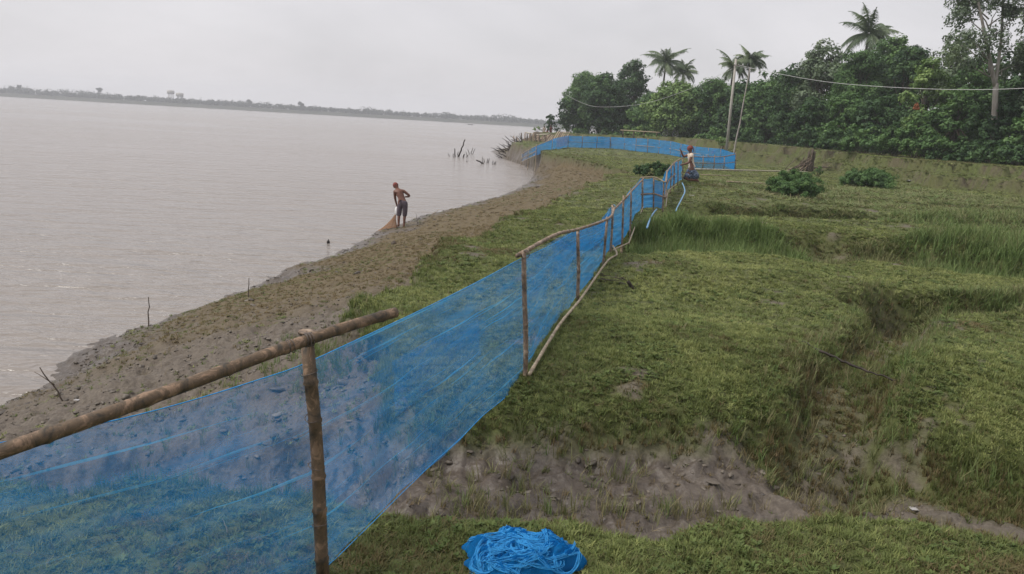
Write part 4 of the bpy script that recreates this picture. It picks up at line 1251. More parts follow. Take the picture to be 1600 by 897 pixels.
# ================================================================== POLES, CABLES, TIMBER
def utility_pole():
    Y = 68.0
    b = atY(1137, 219, Y); t = atY(1150, 92, Y)
    root = empty('utility_pole', (b[0], Y, gz(b[0], Y)), 'pale concrete utility pole on the embankment in front of the grove', 'pole')
    mb = MB(); P = np.array([[b[0], Y, gz(b[0], Y) - .3], t])
    d = (t - P[0]); L = np.linalg.norm(d)
    w0, w1 = 0.115, 0.08
    V = [P[0] + [sx * w0, sy * w0 * .8, 0] for sx, sy in ((-1, -1), (1, -1), (1, 1), (-1, 1))] + [t + np.array([sx * w1, sy * w1 * .8, 0]) for sx, sy in ((-1, -1), (1, -1), (1, 1), (-1, 1))]
    mb.add(V, [(3, 2, 1, 0), (4, 5, 6, 7), (0, 1, 5, 4), (1, 2, 6, 5), (2, 3, 7, 6), (3, 0, 4, 7)])
    mb.build('shaft', M['concrete'], root, False)
    mb = MB(); q = P[0] + d * 0.94; mb.box(q + [0.25, -0.12, 0], (0.9, 0.07, 0.07)); mb.build('crossarm', M['wire'], root, False)
    for k in (-0.1, 0.6):
        mb = MB(); c = q + [k, -0.12, 0.035]
        mb.tube([c, c + [0, 0, .05], c + [0, 0, .09], c + [0, 0, .13]], [0.02, 0.045, 0.03, 0.015], 8); mb.build('insulator', M['white_plastic'], root)
    return q
PQ = utility_pole()
def leaning_pole():
    Y = 67.0
    b = atY(1149, 208, Y); t = atY(1172, 106, Y + 0.5)
    root = empty('leaning_pole', (b[0], Y, gz(b[0], Y)), 'thin timber pole leaning to the right beside the concrete utility pole', 'pole')
    mb = MB(); limb(mb, [b[0], Y, gz(b[0], Y) - .2], t, 0.075, 0.045, 8, 0.004, 3, 8); mb.build('shaft', M['bark_pale'], root)
    mb = MB(); mb.tube([t + [-.08, 0, -.1], t + [.08, 0, -.1]], 0.02, 6); mb.build('bracket', M['wire'], root)
    return t
LT = leaning_pole()
def cable(pts, label, r=0.013):
    mb = MB(); mb.tube(smoothline(pts, 60), r, 5)
    tagit(mb.build('overhead_cable', M['cable'], None), label, 'cable')
cable([PQ + [.2, -.12, .05], atY(1195, 111, 65), atY(1300, 129, 58), atY(1450, 139, 49.5), atY(1600, 138, 43), atY(1800, 120, 38)], 'pale overhead cable sagging from the utility pole across the trees to the right', 0.016)
cable([PQ + [-.2, -.12, 0], LT + [0, 0, -.1]], 'short cable joining the tops of the concrete pole and the leaning pole', 0.012)
cable([atY(885, 148, 98), atY(905, 159, 96), atY(936, 167, 92), atY(1000, 163, 84), atY(1070, 142, 76), PQ + [-.25, -.1, -.3]], 'thin cable sagging across the left half of the grove to the utility pole', 0.014)

def lying_pole(a, b, r, m, label, name='bamboo_pole'):
    a[2] = gz(a[0], a[1]) + r * 1.2; b[2] = gz(b[0], b[1]) + r * 1.2
    mid = (a + b) / 2; top = max(a[2], b[2], gz(mid[0], mid[1]) + r); a[2] = max(a[2], top - 0.1) + .04; b[2] = max(b[2], top - 0.1) + .04
    mb = MB(); bamboo(mb, a, b, r, r * 0.8, 8, 0.03, 0, int(a[0] * 7), 0.4)
    tagit(mb.build(name, M[m], None), label, 'pole')
lying_pole(onground(1086, 267), onground(1262, 271), 0.05, 'bamboo_white', 'long bleached pole lying on the grass between the far fence and the stick stack')
lying_pole(at(1134, 297.5, 0), at(1202, 296.5, 0), 0.03, 'bamboo_pale', 'shorter pale pole lying in the grass left of the round bush')
lying_pole(at(1095, 276.5, 0), at(1143, 277, 0), 0.025, 'bamboo_pale', 'thin short stick lying in the grass right of the kneeling man')
lying_pole(atY(1042, 218, 80), atY(1124, 222, 70), 0.05, 'bamboo_pale', 'long pole lying along the embankment edge behind the far fence')
lying_pole(atY(1078, 226, 70), atY(1088, 219.5, 73), 0.06, 'wood', 'short dark log lying on the embankment behind the far fence')

def stick_stack():
    c = onground(1250, 268, 0); r = np.random.default_rng(4)
    g = gz(c[0], c[1])
    root = empty('stick_stack', (c[0], c[1], g), 'heap of cut sticks leaning together beside the tall stump', 'firewood')
    for k in range(46):
        a = r.uniform(0, 2 * np.pi); q = r.uniform(0.3, 1.05)
        foot = np.array([c[0] + math.cos(a) * q - .2, c[1] + math.sin(a) * q * .7, g])
        tip = np.array([c[0] + 0.45 + r.normal(0, .15), c[1] + r.normal(0, .15), g + r.uniform(0.45, 0.95)])
        if k < 3: tip[2] += 0.35
        mb = MB(); limb(mb, foot, tip + (tip - foot) * r.uniform(0, .15), 0.028, 0.016, 5, 0.06, k, 5); mb.build('stick', M['wood'] if k % 3 else M['bamboo'], root)
    p = c + np.array([.75, .35, 0]); gg = gz(p[0], p[1]); pass
    root = empty('tree_stump', (p[0], p[1], gg), 'tall dark split stump standing behind the heap of sticks', 'stump')
    for dx, h, rr in ((-.12, 1.35, .09), (.06, 1.55, .11), (.2, 1.4, .08)):
        mb = MB(); limb(mb, [p[0] + dx, p[1], gg - .1], [p[0] + dx * 1.3, p[1], gg + h], rr * 1.2, rr * .8, 8, 0.03, int(h * 100), 7); mb.build('trunk', M['wood'], root)
    mb = MB(); limb(mb, [p[0] + .1, p[1], gg + .25], [p[0] + 1.5, p[1] - .3, gg + .35], .07, .03, 6, 0.08, 9, 6); mb.build('fallen_limb', M['wood'], root)
stick_stack()

def bench():
    a = atY(970, 206.5, 93); b = atY(1030, 209.5, 88.5)
    a[2] = b[2] = max(gz(a[0], a[1]), gz(b[0], b[1])) + 0.5
    root = empty('plank_bench', ((a[0] + b[0]) / 2, (a[1] + b[1]) / 2, a[2] - .55), 'long rough plank bench on posts on the embankment under the trees', 'bench')
    for k in (-.18, 0, .18):
        mb = MB(); bamboo(mb, a + [k * .4, k, 0], b + [k * .4, k, 0], 0.055, 0.05, 7, 0.02, 0, 3, .5); mb.build('plank', M['bamboo_pale'], root)
    for q in (0.06, 0.35, 0.62, 0.94):
        for s in (-.15, .15):
            p = a + (b - a) * q + [s * .4, s, -.05]
            mb = MB(); mb.tube([[p[0], p[1], gz(p[0], p[1]) - .15], p], 0.05, 7); mb.build('leg', M['wood'], root)
bench()
M['red_leaf'] = simple('red_cloth', (0.28, 0.055, 0.03), (0.42, 0.10, 0.05), 12, 0.8)
def bicycle():
    c = atY(1047, 211, 85); g = gz(c[0], c[1])
    root = empty('bicycle', (c[0], c[1], g), 'dark bicycle standing on the embankment at the right end of the plank bench', 'bicycle')
    dx = np.array([0.97, -0.22, 0])
    m = simple('bicycle_black', (0.015, 0.015, 0.015), (0.04, 0.04, 0.04), 30, 0.4); mr = simple('tyre_rubber', (0.02, 0.02, 0.02), (0.035, 0.035, 0.035), 30, 0.8)
    mm = simple('steel_rim', (0.25, 0.25, 0.25), (0.4, 0.4, 0.4), 30, 0.35)
    o = c * [1, 1, 0] + [0, 0, g]
    P = lambda x, z, y=0.0: o + dx * x + np.array([0, 0, z]) + np.array([.22, .97, 0]) * y
    for wx in (-0.55, 0.55):
        th = np.linspace(0, 2 * np.pi, 33)
        w = MB(); w.tube([P(wx + .33 * math.cos(t), .36 + .33 * math.sin(t)) for t in th], 0.028, 6, False); wo_ = w.build('wheel', mr, root)
        w = MB(); w.tube([P(wx + .30 * math.cos(t), .36 + .30 * math.sin(t)) for t in th], 0.012, 5, False); w.build('rim', mm, wo_)
        w = MB()
        for k in range(10): w.tube([P(wx, .36), P(wx + .3 * math.cos(k * .628), .36 + .3 * math.sin(k * .628))], 0.004, 4)
        w.build('spokes', mm, wo_)
    w = MB()
    for a, b in (((-.55, .36), (-.12, .33)), ((-.12, .33), (.38, .75)), ((-.2, .85), (-.12, .33)), ((-.18, .75), (.38, .8)), ((-.55, .36), (-.18, .75)), ((.55, .36), (.36, .95))):
        w.tube([P(*a), P(*b)], 0.02, 6)
    w.build('frame', m, root)
    w = MB(); w.tube(smoothline([P(.30, .98, -.28), P(.36, 1.02, -.1), P(.36, 1.0), P(.36, 1.02, .1), P(.30, .98, .28)], 12), .015, 6); w.build('handlebar', mm, root)
    w = MB(); w.tube([P(-.36, .90), P(-.28, .92), P(-.15, .92), P(-.06, .91)], [.04, .11, .07, .03], 8, True, .5); w.build('saddle', m, root)
    w = MB(); w.box(P(-.5, .80), (.5, .16, .03)); w.build('rear_rack', m, root)
bicycle()
def cloth_scrap(c, w, h, m, label, name, cat, seed, thick=0.01, flat=False):
    r = np.random.default_rng(seed); n = 12
    u, v = np.meshgrid(np.linspace(-.5, .5, n), np.linspace(-.5, .5, n))
    f = fbm(u * 3 + seed, v * 3, 0.8, 3) * 0.22
    e = 1 + 0.25 * fbm(u * 2, v * 2 + seed, 0.5, 2)
    if flat: P = np.stack([c[0] + u * w * e, c[1] + v * h * e, c[2] + 0.012 + np.abs(f) * w * .6], -1)
    else: P = np.stack([c[0] + u * w * e * (0.5 + (0.5 - v) * .8), c[1] + f * w, c[2] + v * h * e], -1)
    P = P.reshape(-1, 3)
    i = np.arange(n - 1)[:, None] * n + np.arange(n - 1)[None]
    F = np.stack([i, i + 1, i + n + 1, i + n], -1).reshape(-1, 4)
    o = mesh_np(name, P, F, m)
    md = o.modifiers.new('thickness', 'SOLIDIFY'); md.thickness = thick
    return tagit(o, label, cat)
M['orange'] = simple('orange_cloth', (0.24, 0.085, 0.04), (0.34, 0.13, 0.06), 8, 0.8)
cloth_scrap(atY(1432, 166, 50.0), 0.36, 0.42, M['orange'], 'orange cloth hanging in the dark trees under the light green tree', 'hanging_cloth', 'cloth', 3)
c = atY(1121, 219, 72.0); c[2] = gz(c[0], c[1]) + .18; cloth_scrap(c, 0.75, 0.36, M['red_leaf'], 'reddish brown heap of cloth on the embankment left of the utility pole', 'cloth_heap', 'cloth', 5, 0.03)
cloth_scrap(onground(1437, 745, -.3, .02), 0.055, 0.05, M['scrap'], 'crumpled white plastic scrap in the creek on the right', 'plastic_scrap', 'litter', 6, 0.002, True)
cloth_scrap(onground(1125, 815, -.1, .01), 0.04, 0.03, M['scrap'], 'tiny pale scrap on the creek edge right of the blue net heap', 'plastic_scrap', 'litter', 7, 0.002, True)
cloth_scrap(onground(1081, 305, .3, .04), 0.16, 0.12, M['scrap'], 'white scrap on the grass below the kneeling man', 'plastic_scrap', 'litter', 8, 0.002, True)
cloth_scrap(onground(120, 628, -1.2, .01), 0.06, 0.04, M['scrap'], 'small pale scrap on the mud at the left', 'plastic_scrap', 'litter', 9, 0.002, True)
cloth_scrap(onground(1422, 288, 0, .05), 0.4, 0.3, M['scrap'], 'pale scrap lying below the eroded embankment right of the wide bush', 'plastic_scrap', 'litter', 10, 0.002, True)

def mud_stick(px, py0, px1, py1, r, label, m='wood', name='mud_stick', twig=False):
    p = onground(px, py0, -1.3)
    t = atY(px1, py1, p[1])
    mb = MB(); limb(mb, p - [0, 0, .1], t, r, r * .6, 6, 0.03, int(px), 8)
    if twig:
        mid = (p + t) / 2; limb(mb, mid, mid + [-.25, .05, .12], r * .6, r * .3, 5, .1, 1, 5)
    tagit(mb.build(name, M[m], None), label, 'stick')
mud_stick(232, 508, 232, 464, 0.012, 'thin upright stick at the water edge on the left')
mud_stick(388, 466, 389, 434, 0.011, 'thin upright stick in the mud, second from the left')
mud_stick(665, 340, 686, 327, 0.012, 'slanting pale stick at the water edge right of the fisherman', 'bamboo_pale')
mud_stick(108, 625, 62, 574, 0.010, 'bent twig standing in the mud at far left', 'wood', 'twig', True)
mud_stick(650, 345, 651, 335, 0.010, 'short upright twig at the water edge just right of the fisherman')
def float_buoy():
    c = at(513, 380, WZ); mb = MB(); th = np.linspace(0, np.pi, 8)
    mb.tube([c + [0, 0, .03 - .07 * math.cos(v)] for v in th], .045 * np.sin(th) + .003, 10); mb.tube([c + [0, 0, .09], c + [.01, 0, .13]], .01, 6)
    tagit(mb.build('float', M['driftwood'], None), 'small dark float on the water below the fisherman', 'float')
float_buoy()
def clod(px, py, w, h, m, label, z=-1.0, name='mud_lump', cat='clod', seed=1):
    p = onground(px, py, z); r = np.random.default_rng(seed)
    V, F = [], []
    n, k = 14, 8
    for j in range(k):
        f = j / (k - 1) * np.pi / 2
        for i in range(n):
            a = i / n * 2 * np.pi
            q = 1 + 0.25 * math.sin(a * 3 + seed) * math.cos(f * 2) + r.normal(0, .07)
            V.append(p + np.array([math.cos(a) * math.cos(f) * w * q, math.sin(a) * math.cos(f) * w * .8 * q, math.sin(f) * h * q - .02]))
    for j in range(k - 1):
        for i in range(n): F.append((j * n + i, j * n + (i + 1) % n, (j + 1) * n + (i + 1) % n, (j + 1) * n + i))
    tagit(mesh_np(name, V, F, m), label, cat)
M['mudlump'] = simple('dark_mud', (0.05, 0.04, 0.032), (0.11, 0.085, 0.07), 20, 0.8)
clod(616, 381, 0.10, 0.09, M['mudlump'], 'dark mud lump on the brown flat below the fisherman')
clod(879, 312, 0.28, 0.16, M['mudlump'], 'dark clod at the edge of the far mud flat', -.4, seed=3)
# twiggy things on the grass
def ground_branch():
    A_ = onground(1252, 537); B_ = onground(1462, 611)
    Q = np.array([atY(x, y, A_[1] + (B_[1] - A_[1]) * q) for x, y, q in ((1252, 537, 0), (1300, 560, .25), (1350, 582, .5), (1400, 598, .75), (1462, 610, 1))])
    Q[:, 2] += .025
    mb = MB(); S_ = smoothline(Q, 26); mb.tube(S_ + rng.normal(0, .004, S_.shape), np.linspace(.013, .006, 26) * (1 + .2 * rng.normal(size=26)), 6)
    tagit(mb.build('fallen_branch', M['driftwood'], None), 'thin dark branch lying across the side ditch on the right', 'branch')
    p = onground(990, 452, 0); q = p + [-.09, .02, .11]
    root = empty('wooden_stub', p, 'short dark wooden stub poking from the turf right of the near fence', 'stub')
    mb = MB(); limb(mb, p - [0, 0, .05] + [.03, 0, 0], q, .03, .025, 8, .05, 2, 6); mb.build('stub', M['driftwood'], root)
    p = onground(955, 438, 0)
    root = empty('twig_litter', p, 'scatter of dry grey twigs on the turf at the foot of the near fence', 'twigs')
    for k in range(14):
        a = p + [rng.normal(0, .22), rng.normal(0, .10), 0]; a[2] = gz(a[0], a[1]) + .02
        an = rng.uniform(0, 6.28); b = a + np.array([math.cos(an), math.sin(an), .1]) * rng.uniform(.08, .2)
        mb = MB(); limb(mb, a, b, .008, .004, 5, .1, k, 4); mb.build('twig', M['wood'], root)
ground_branch()
def snag(px, py, parts, label, seed):
    c = at(px, py, WZ)
    root = empty('driftwood_snag', c, label, 'driftwood')
    for k, (x0, y0, x1, y1, r1) in enumerate(parts):
        a = at(x0, y0, WZ); b = atY(x1, y1, a[1] + rng.uniform(-.3, .3))
        mb = MB(); P = limb(mb, a - [0, 0, .25], b, r1, r1 * .55, 7, 0.09, seed + k, 8)
        mb.build('branch', M['driftwood'], root)
snag(718, 245, [(716, 245, 726.5, 218, .10), (711.5, 245, 710.5, 232, .08), (714, 244, 716, 237, .06), (704, 244.5, 700, 240, .05), (708, 246, 708.5, 240, .05), (723, 246, 725.5, 240.5, .10), (728, 246, 731, 242, .06), (734, 241, 731, 233, .05), (735, 241, 739, 231, .05), (737, 241, 742.5, 232, .05), (731, 243, 728, 237, .04)],
     'dark branching driftwood standing in the river with one tall limb', 1)
snag(758, 254, [(762, 256.5, 744, 250, .10), (754, 254, 754, 245, .04), (757, 254, 756, 248, .05), (760, 255, 762, 248, .05), (762.5, 255, 764.5, 247.5, .05), (769, 257, 770.5, 251, .05), (772, 257, 773, 253, .05), (774, 257, 774.5, 252, .05)],
     'low driftwood with short stubs in the river, right of the tall-limbed one', 30)
mb = MB(); c = at(729.5, 253, WZ); mb.tube([c - [0, 0, .2], c + [0, 0, .12]], .05, 6); tagit(mb.build('wooden_stake', M['driftwood'], None), 'tiny stake in the water between the two driftwood snags', 'stake')

# headland: timber piling and poles on the slope
def revetment():
    r = np.random.default_rng(8)
    c = atY(858, 215, 103)
    root = empty('bank_revetment', (c[0], c[1], gz(c[0], c[1])), 'row of bamboo poles laid down the slope of the headland below the group of people', 'revetment')
    for k in range(17):
        px = 838 + k * 3.0
        a = atY(px + 4, 208, 106.5 - k * .15); b = atY(px - 3, 217, 98)
        a[2] = gz(a[0], a[1]) + .12; b[2] = gz(b[0], b[1]) + .12
        a[2] = max(a[2], b[2] + 0.2)
        mb = MB(); bamboo(mb, a, b, .10, .08, 6, .03, 0.03, k, .6); mb.build('pole', M['bamboo_pale'] if k % 3 else M['bamboo'], root)
    c = atY(838, 224, 96)
    root = empty('timber_piling', (c[0], c[1], gz(c[0], c[1])), 'weathered timber piles holding the eroded headland at the water', 'piling')
    for k in range(15):
        q = k / 14
        x0, y0, Y = 806 + q * 50, 222 - q * 1.0, 99 - q * 3
        p = atY(x0, y0, Y); g = gz(p[0], p[1])
        t = np.array([p[0] - .15 + r.normal(0, .1), p[1], g + r.uniform(.7, 1.3)])
        mb = MB(); limb(mb, [p[0], p[1] - .4, g - .4], t, .10, .08, 6, .03, k, 4); mb.build('pile', M['wood'] if k % 2 else M['bamboo'], root)
    p1 = atY(821, 212, 98.5); p2 = atY(857, 219, 95.5); 
    p1[2] = gz(p1[0], p1[1]) + 1.0; p2[2] = gz(p2[0], p2[1]) + 1.0
    mb = MB(); mb.tube(smoothline([p1, (p1 + p2) / 2 + [0, 0, -.15], p2], 16), .08, 6); mb.build('waling', M['bamboo_white'], root)
    c = atY(800, 245, 90)
    root = empty('brushwood_heap', at(800, 246, WZ), 'dark tangle of brushwood at the water edge of the headland', 'brushwood')
    for k in range(34):
        a = at(783 + r.uniform(0, 34), 244 + r.uniform(-2, 5), WZ); a[2] = max(gz(a[0], a[1]), WZ) - .05
        an = r.uniform(-.5, .9)
        b = a + np.array([-math.cos(an) * r.uniform(.6, 1.6), r.normal(0, .5), abs(math.sin(an)) * 1.1 + .2])
        mb = MB(); limb(mb, a, b, .06, .02, 5, .12, k, 5); mb.build('branch', M['driftwood'], root)
    for k, (px, h) in enumerate(((820, .9), (823.5, 1.2))):
        p = atY(px, 205, 105); g = gz(p[0], p[1])
        mb = MB(); limb(mb, [p[0], p[1], g - .3], [p[0] + .08, p[1], g + h], .14, .11, 7, .03, k, 5)
        tagit(mb.build('wooden_stump', M['wood'], None), ['shorter of two dark stumps on the tip of the headland', 'taller of two dark stumps on the tip of the headland'][k], 'stump', 'stumps on the headland')
revetment()
# hose-like blue ropes beside the near fence
def rope(pts, r, m, label):
    P = [np.array(p) for p in pts]
    mb = MB(); mb.tube(smoothline(P, 30), r, 6); tagit(mb.build('blue_rope', M[m], None), label, 'rope')
def gpt(px, py, dz, z=.2):
    p = onground(px, py, z); return p + [0, 0, dz]
def rpt(px, py, z):
    p = at(px, py, z); p[2] = max(z, gz(p[0], p[1]) + .03); return p
rope([rpt(1066, 286, .55), rpt(1069, 293, .45), rpt(1070, 300, .42), rpt(1066, 309, .38), rpt(1062, 317, .32), rpt(1058, 325, .28), rpt(1056, 330, .24)], 0.02, 'rope_pale', 'pale blue hose trailing on the grass from the kneeling man')
rope([rpt(1026, 327, .15), rpt(1021, 333, .20), rpt(1017, 340, .24), rpt(1014, 347, .27), rpt(1011, 356, .28)], 0.022, 'rope_pale', 'pale blue strip of net trailing from the fence corner into the tall grass')

# far shore landmarks
def water_tower(px, py, h, label):
    X = (px - 800) / FPX * 830 * 1.02
    Y = float(far_edge(np.array([X]))[0]) + 30
    root = empty('water_tower', (X, Y, 1.4), label, 'tower', 'towers on the far bank')
    mb = MB()
    for sx in (-2, 2):
        for sy in (-2, 2): mb.tube([[X + sx, Y + sy, 1.0], [X + sx * .8, Y + sy * .8, h]], .35, 6)
    mb.build('leg_frame', M['concrete'], root)
    mb = MB(); mb.tube([[X, Y, h - .3], [X, Y, h], [X, Y, h + 3], [X, Y, h + 3.6]], [2.4, 3.6, 3.6, 1.0], 14); mb.build('tank', M['concrete'], root, False)
water_tower(288, 158, 10.5, 'taller pale water tower above the far bank trees')
water_tower(300, 160, 8.5, 'shorter pale water tower beside the taller one on the far bank')
def far_tree(px, h, label, seed):
    r = np.random.default_rng(seed)
    X = (px - 800) / FPX * 830 * 1.02; Y = float(far_edge(np.array([X]))[0]) + 25
    root = empty('tall_tree', (X, Y, 1.5), label, 'tree', 'tall trees on the far bank')
    mb = MB(); mb.tube([[X, Y, 1], [X + .3, Y, h]], [.5, .3], 6); mb.build('trunk', M['bark'], root)
    V, F, t = crown_leaves([(np.array([X + r.normal(0, 1.2), Y, h + r.normal(0, 1.0)]), 1.7) for _ in range(4)], 1.3, 9, r, sub=5)
    mesh_np('crown', V, F, M['far_leaf'], root, False, dict(tint=t))
for k, (px, h, lab) in enumerate(((22, 9.5, 'tall palm-like tree at the left end of the far bank'), (192, 10.5, 'lone tall tree on the far bank left of the water towers'), (75, 9.5, 'tall tree on the far bank second from the left'),
                                  (400, 8, 'tall tree on the far bank right of the water towers'), (477, 8, 'lone tall tree on the far bank left of the fisherman'))):
    far_tree(px, h, lab, 500 + k)
def boat():
    c = at(722, 195.5, WZ)
    c = np.array([(722 - 800) / FPX * 560, 560, WZ])
    root = empty('rowing_boat', c, 'tiny dark boat far out on the river', 'boat')
    n = 9; V = []; F = []
    for i in range(n):
        q = i / (n - 1) * 2 - 1; w = .8 * (1 - abs(q) ** 2.2) + .05; zz = .35 * q * q
        V += [c + [q * 1.9, -w * .7, .45 + zz], c + [q * 1.9, -w * .4, -.1 + zz * .6], c + [q * 1.9, w * .4, -.1 + zz * .6], c + [q * 1.9, w * .7, .45 + zz]]
    for i in range(n - 1):
        for j in range(3): F.append((i * 4 + j, i * 4 + j + 1, i * 4 + j + 5, i * 4 + j + 4))
    o = mesh_np('hull', V, F, M['driftwood'], root); o.modifiers.new('t', 'SOLIDIFY').thickness = .08
boat()

# ================================================================== HEAP OF NET
def net_heap():
    c = at(812, 875, 0.0); g = gz(c[0], c[1])
    root = empty('net_heap', (c[0], c[1], g), 'heap of bunched bright blue fishing net lying on the grass in the foreground', 'fishing net')
    r = np.random.default_rng(21)
    ax, ay, hh = 0.31, 0.20, 0.105
    def mound(x, y):
        q = (x / ax) ** 2 + (y / ay) ** 2
        return hh * np.clip(1 - q, 0, 1) ** 0.55 * (0.80 + 0.35 * fbm(x + 5, y + 2, 0.22, 2)) * (0.72 + 0.35 * sstep(-.3, .2, x))
    # crumpled sheet
    n, k = 300, 210
    u, v = np.meshgrid(np.linspace(-1, 1, n), np.linspace(-1, 1, k))
    rr = np.maximum(np.abs(u), np.abs(v)) / (np.hypot(u, v) + 1e-9)
    th = np.arctan2(v, u)
    edge = 1 + 0.10 * np.sin(3 * th + 1) + 0.07 * np.sin(7 * th + 2) + 0.03 * np.sin(17 * th)
    wx = u * ax * rr * edge; wy = v * ay * rr * edge
    q = np.maximum(np.abs(u), np.abs(v))
    w1 = fbm(wx + 3, wy, 0.16, 2); w2 = fbm(wx, wy + 7, 0.13, 2)
    fx = wx * .8 + wy * .45 + 0.05 * w1; fy = wy * 2.4 - wx * 0.9 + 0.09 * w2
    fold = ridged(fx, fy, 0.14, 2) * 0.026 + ridged(fx * 1.5, fy * 2.2, 0.075, 2) * 0.010 + 0.028 * fbm(wx, wy, 0.11, 2)
    prof = np.clip(1 - q ** 2.2, 0, 1) ** 0.5
    z = hh * prof * (0.62 + 0.42 * sstep(-.22, .12, wx)) * 0.9 + fold * sstep(1.0, 0.75, q)
    zz = g + 0.010 + np.maximum(z, 0)
    P = np.stack([c[0] + wx, c[1] + wy, zz], -1).reshape(-1, 3)
    i = np.arange(k - 1)[:, None] * n + np.arange(n - 1)[None]
    F = np.stack([i, i + 1, i + n + 1, i + n], -1).reshape(-1, 4)
    UV = np.stack([fx * 3, fy * 0.6], -1).reshape(-1, 2)
    hm = net_material('bunched_net', (0.012, 0.20, 0.54), (0.035, 0.31, 0.70))
    mesh_np('net_sheet', P, F, hm, root, True, dict(dens=np.full(n * k, 0.72)), UV)
    from mathutils.kdtree import KDTree
    kd = KDTree(n * k)
    for a_, p_ in enumerate(P): kd.insert((p_[0], p_[1], 0), a_)
    kd.balance()
    def top(x, y):
        return P[kd.find((x, y, 0))[1]][2]
    # flowing bundles of fine strands draped over the folds
    for b in range(40):
        a0 = r.uniform(0, 2 * np.pi); rad = r.uniform(0.10, 0.90); sw = r.uniform(0.6, 2.2) * r.choice([-1, 1])
        m = 22
        t = np.linspace(0, 1, m)
        aa = a0 + sw * t + 0.3 * np.sin(t * 7 + b); qq = np.clip(rad + 0.25 * np.sin(t * r.uniform(3, 7) + b), 0.03, 0.99)
        X = ax * qq * np.cos(aa) * (1 + .12 * (b % 5 == 0)); Y = ay * qq * np.sin(aa)
        Z = np.array([top(c[0] + x_, c[1] + y_) for x_, y_ in zip(X, Y)])
        Z = np.convolve(np.pad(Z, 2, 'edge'), np.ones(5) / 5, 'valid')
        w = r.uniform(0.006, 0.016)
        mb = MB()
        for s in range(r.integers(8, 15)):
            o1 = r.normal(0, w * .55, 2); ph = r.uniform(0, 6)
            wob = .004 * np.sin(t * r.uniform(9, 20) + ph)
            Q = np.stack([c[0] + X + o1[0] + wob, c[1] + Y + o1[1] + wob, Z + r.uniform(-.003, .012) + .004 * np.sin(t * r.uniform(6, 14) + ph)], 1)
            Q[:, 2] = np.maximum(Q[:, 2], g + .008)
            mb.tube(smoothline(Q, 40), r.uniform(0.0008, 0.0019), 4, False)
        mb.build('net_bundle', M['net_rope'], root)
net_heap()

# ================================================================== PEOPLE
def skin(name, V, rad, Ed, material, parent, sub=2, root_i=0):
    me = bpy.data.meshes.new('tmp')
    me.from_pydata([tuple(v) for v in V], Ed, [])
    o = bpy.data.objects.new('tmp', me); C.objects.link(o)
    o.modifiers.new('skin', 'SKIN').use_smooth_shade = True
    sv = me.skin_vertices[0].data
    for i, r in enumerate(rad):
        sv[i].radius = (r, r) if np.isscalar(r) else r
        sv[i].use_root = (i == root_i)
    s = o.modifiers.new('sub', 'SUBSURF'); s.levels = sub; s.render_levels = sub
    dg = bpy.context.evaluated_depsgraph_get()
    nm = bpy.data.meshes.new_from_object(o.evaluated_get(dg))
    bpy.data.objects.remove(o)
    nm.name = name
    nm.materials.clear(); nm.materials.append(material)
    for p_ in nm.polygons: p_.use_smooth = True
    q = bpy.data.objects.new(name, nm); C.objects.link(q); q.parent = parent
    return q
def hand(V, rad, Ed, wrist_i, palm, direction, side, thumb):
    """palm vertex then five short bent fingers"""
    d = np.array(direction, float); d /= np.linalg.norm(d); s = np.array(side, float); s /= np.linalg.norm(s)
    n = np.cross(d, s)
    V.append(palm); rad.append((0.034, 0.022)); pi = len(V) - 1; Ed.append((wrist_i, pi))
    for k, (o, L) in enumerate(((-.027, .062), (-.009, .075), (.009, .072), (.027, .058))):
        a = palm + d * .035 + s * o; b = a + d * L * .5 - n * .006; c = b + d * L * .35 - n * .026
        V.append(a); rad.append(.010); Ed.append((pi, len(V) - 1))
        V.append(b); rad.append(.009); Ed.append((len(V) - 2, len(V) - 1))
        V.append(c); rad.append(.007); Ed.append((len(V) - 2, len(V) - 1))
    a = palm + s * .035 * thumb + d * .005; b = a + s * .018 * thumb + d * .028
    V.append(a); rad.append(.011); Ed.append((pi, len(V) - 1)); V.append(b); rad.append(.008); Ed.append((len(V) - 2, len(V) - 1))
